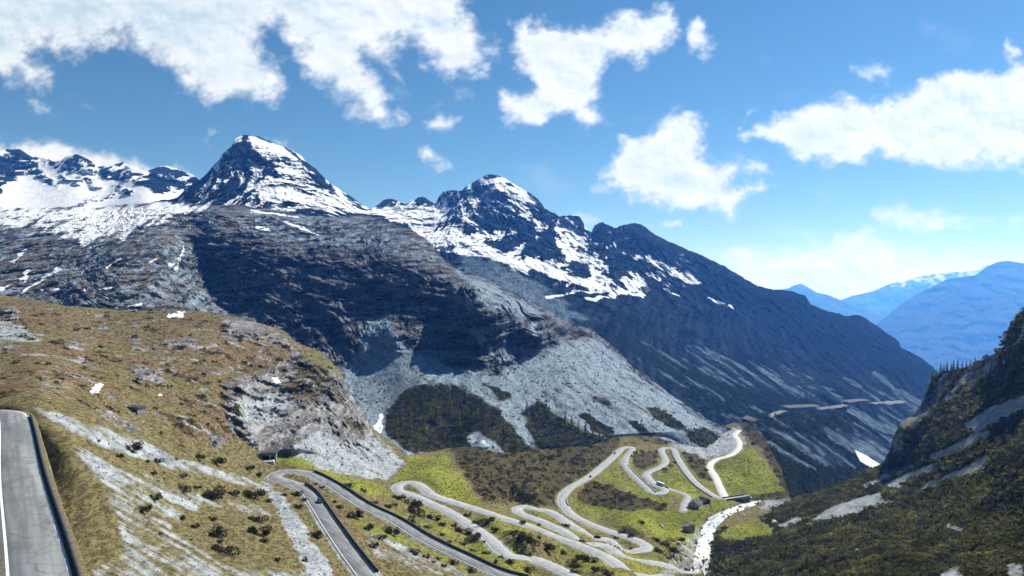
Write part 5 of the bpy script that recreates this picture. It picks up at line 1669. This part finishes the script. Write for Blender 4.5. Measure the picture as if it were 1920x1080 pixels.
CLOUDS = [  # outline, softness, density
    ([(-320, -160), (905, -160), (880, 0), (920, 50), (922, 120), (900, 152), (850, 150), (805, 118), (760, 85), (735, 110), (752, 150), (700, 120), (735, 180), (760, 215), (720, 245), (665, 232), (620, 190), (565, 145), (545, 90), (520, 60), (500, 85), (530, 120), (533, 180), (480, 200), (420, 195), (390, 210), (340, 180), (322, 130), (270, 120), (230, 85), (170, 100), (150, 110), (90, 95), (66, 100), (105, 150), (100, 175), (50, 165), (0, 145), (-320, 130)], 26, 1.0),
    ([(60, 190), (85, 195), (118, 225), (100, 232), (70, 215)], 12, .7), ([(120, 175), (190, 215), (200, 222), (150, 200)], 10, .4),
    ([(375, 262), (395, 245), (412, 250), (395, 278), (375, 275)], 10, .5),
    ([(790, 222), (830, 212), (868, 228), (850, 250), (810, 252)], 12, .85), ([(800, 195), (850, 175), (890, 185), (850, 205)], 14, .4),
    ([(788, 285), (812, 277), (845, 290), (862, 315), (830, 324), (795, 318)], 10, .95),
    ([(690, 322), (702, 320), (704, 338), (694, 338)], 6, .5), ([(732, 318), (740, 320), (738, 328)], 5, .4),
    ([(968, 40), (1000, 45), (1040, 35), (1070, 60), (1125, 55), (1150, 30), (1180, 15), (1205, 25), (1235, 0), (1262, 5), (1282, 60), (1270, 75), (1230, 90), (1200, 130), (1150, 125), (1120, 165), (1110, 190), (1150, 240), (1100, 252), (1060, 215), (1010, 238), (960, 240), (925, 225), (930, 180), (975, 160), (955, 100)], 14, 1.0),
    ([(1300, 35), (1322, 20), (1345, 55), (1368, 85), (1340, 98), (1315, 112), (1298, 80)], 10, .95),
    ([(1255, 195), (1285, 200), (1315, 215), (1330, 250), (1345, 290), (1400, 285), (1450, 310), (1440, 325), (1390, 330), (1370, 345), (1440, 340), (1468, 355), (1440, 372), (1400, 385), (1375, 425), (1335, 400), (1250, 390), (1180, 370), (1100, 355), (1130, 325), (1155, 300), (1165, 260), (1220, 240)], 13, 1.0),
    ([(1385, 245), (1400, 205), (1430, 186), (1450, 195), (1415, 205), (1398, 240)], 5, .7),
    ([(1390, 250), (1430, 225), (1480, 195), (1540, 180), (1590, 165), (1650, 190), (1700, 165), (1760, 140), (1830, 130), (1880, 120), (1930, 110), (2240, 60), (2240, 330), (1920, 325), (1850, 310), (1780, 325), (1700, 310), (1600, 315), (1500, 305), (1450, 270), (1400, 265)], 14, 1.0),
    ([(1600, 125), (1640, 115), (1680, 135), (1670, 160), (1630, 150)], 12, .8), ([(1850, 85), (1880, 50), (1905, 80), (1925, 110), (1890, 120)], 10, .85), ([(1755, 70), (1785, 65), (1790, 78), (1760, 80)], 9, .5),
    ([(1060, 400), (1105, 385), (1150, 408), (1130, 422), (1080, 415)], 10, .7), ([(1235, 412), (1275, 404), (1278, 418), (1240, 424)], 7, .7), ([(1200, 410), (1225, 420), (1210, 428)], 7, .5),
    ([(1620, 400), (1680, 378), (1760, 388), (1880, 400), (1860, 415), (1760, 430), (1700, 440), (1640, 432)], 14, .75),
    ([(1450, 430), (1500, 425), (1550, 440), (1490, 445)], 9, .5), ([(1775, 430), (1830, 440), (1790, 448)], 8, .5),
    ([(1310, 478), (1380, 462), (1480, 468), (1560, 445), (1620, 430), (1680, 455), (1780, 462), (1700, 480), (1800, 500), (2240, 440), (2240, 560), (1500, 580), (1430, 545), (1380, 520)], 22, .9),
    ([(1880, 400), (1930, 395), (2240, 380), (2240, 420), (1900, 430)], 14, .5), ([(1300, 500), (2240, 470), (2240, 700), (1300, 700)], 45, .88),
    ([(-320, 250), (0, 258), (50, 254), (100, 258), (130, 265), (200, 272), (250, 290), (300, 312), (350, 312), (372, 325), (368, 345), (300, 350), (-320, 380)], 9, 1.0),
    ([(455, 250), (500, 246), (540, 262), (548, 275), (500, 268)], 6, .7),
]
dens = np.zeros(CX.shape)
core = np.zeros(CX.shape)
for pts, soft, kd in CLOUDS:
    sk = min(1.0, soft / 12)
    sdv = poly_sd((CX + w1 * 30 * sk).astype(f32), (CY + w2 * 24 * sk).astype(f32), pts)
    low = sstep(CY, pts[0][1], pts[0][1] + 1)       # undersides and trailing edges thin out more slowly
    e = sstep(sdv + fine * (soft * .75 + 11) - (puff - .3) * 9, -soft * 0.5, soft * 1.0 + 14)
    dens = np.maximum(dens, kd * e)
    core = np.maximum(core, sstep(sdv, 0, 75))
wisp = 0.22 * sstep(big + .5 * fine, .35, 1.0)
dens = np.clip(np.maximum(dens * (1.0 + .12 * fine), wisp * 0.5), 0, 1)


def billow(x, y):
    return fbm(np.stack([x / 62, y / 44, 0 * x + 3], -1), 6, .58)


lump = billow(CX, CY)
billow_shade = lump - billow(CX + 7, CY - 8)              # embossed self-shading, painted on billow sides turned from the sun
soft_l = fbm(np.stack([CX / 120, CY / 70, 0 * CX + 23], -1), 3, .5)
thick = np.clip(core * (.24 + .42 * soft_l + .14 * lump) + .75 * billow_shade * (.4 + .6 * core) + .08, 0, 1)  # painted cloud shading: greyer cores and billow sides
tl_cloud = sstep(760 - CX, 0, 500) * sstep(150 - CY, -60, 120)
thick = np.clip(thick + .38 * tl_cloud * core, 0, 1)
me = mesh_from_arrays('sky', (D * R).reshape(-1, 3), grid_faces(*CX.shape), None, True)
set_color_attr(me, 'cloud', np.stack([dens, thick, 0 * dens, 1 + 0 * dens], -1).reshape(-1, 4))
k = N('cloud_vapour')
at = k.node('ShaderNodeAttribute', attribute_name='cloud')
sp = k.node('ShaderNodeSeparateColor')
k.link(at.outputs['Color'], sp.inputs[0])
em = k.node('ShaderNodeEmission')
k.link(k.mix(sp.outputs[1], (.95, .985, 1.04), (.56, .72, .84)), em.inputs['Color'])
em.inputs['Strength'].default_value = CLOUD_E
tr = k.node('ShaderNodeBsdfTransparent')
mx = k.node('ShaderNodeMixShader')
k.link(sp.outputs[0], mx.inputs[0])
k.link(tr.outputs[0], mx.inputs[1])
k.link(em.outputs[0], mx.inputs[2])
k.link(mx.outputs[0], k.out.inputs['Surface'])
me.materials.append(k.m)
link('sky', me, kind='structure')

cd = bpy.data.cameras.new('camera')
cd.sensor_width = 36
cd.lens = 36 * F / 1920
cd.clip_start = 0.5
cd.clip_end = 200000
co = bpy.data.objects.new('camera', cd)
co.rotation_euler = (math.pi / 2, 0, 0)
COL.objects.link(co)
scene.camera = co
scene.view_settings.view_transform = 'Standard'
scene.view_settings.look = 'None'
scene.view_settings.exposure = EXPOSURE
scene.view_settings.gamma = 1
scene.cycles.use_denoising = True
scene.cycles.max_bounces = 5
scene.cycles.diffuse_bounces = 3
scene.cycles.transparent_max_bounces = 8
scene.cycles.volume_bounces = 2
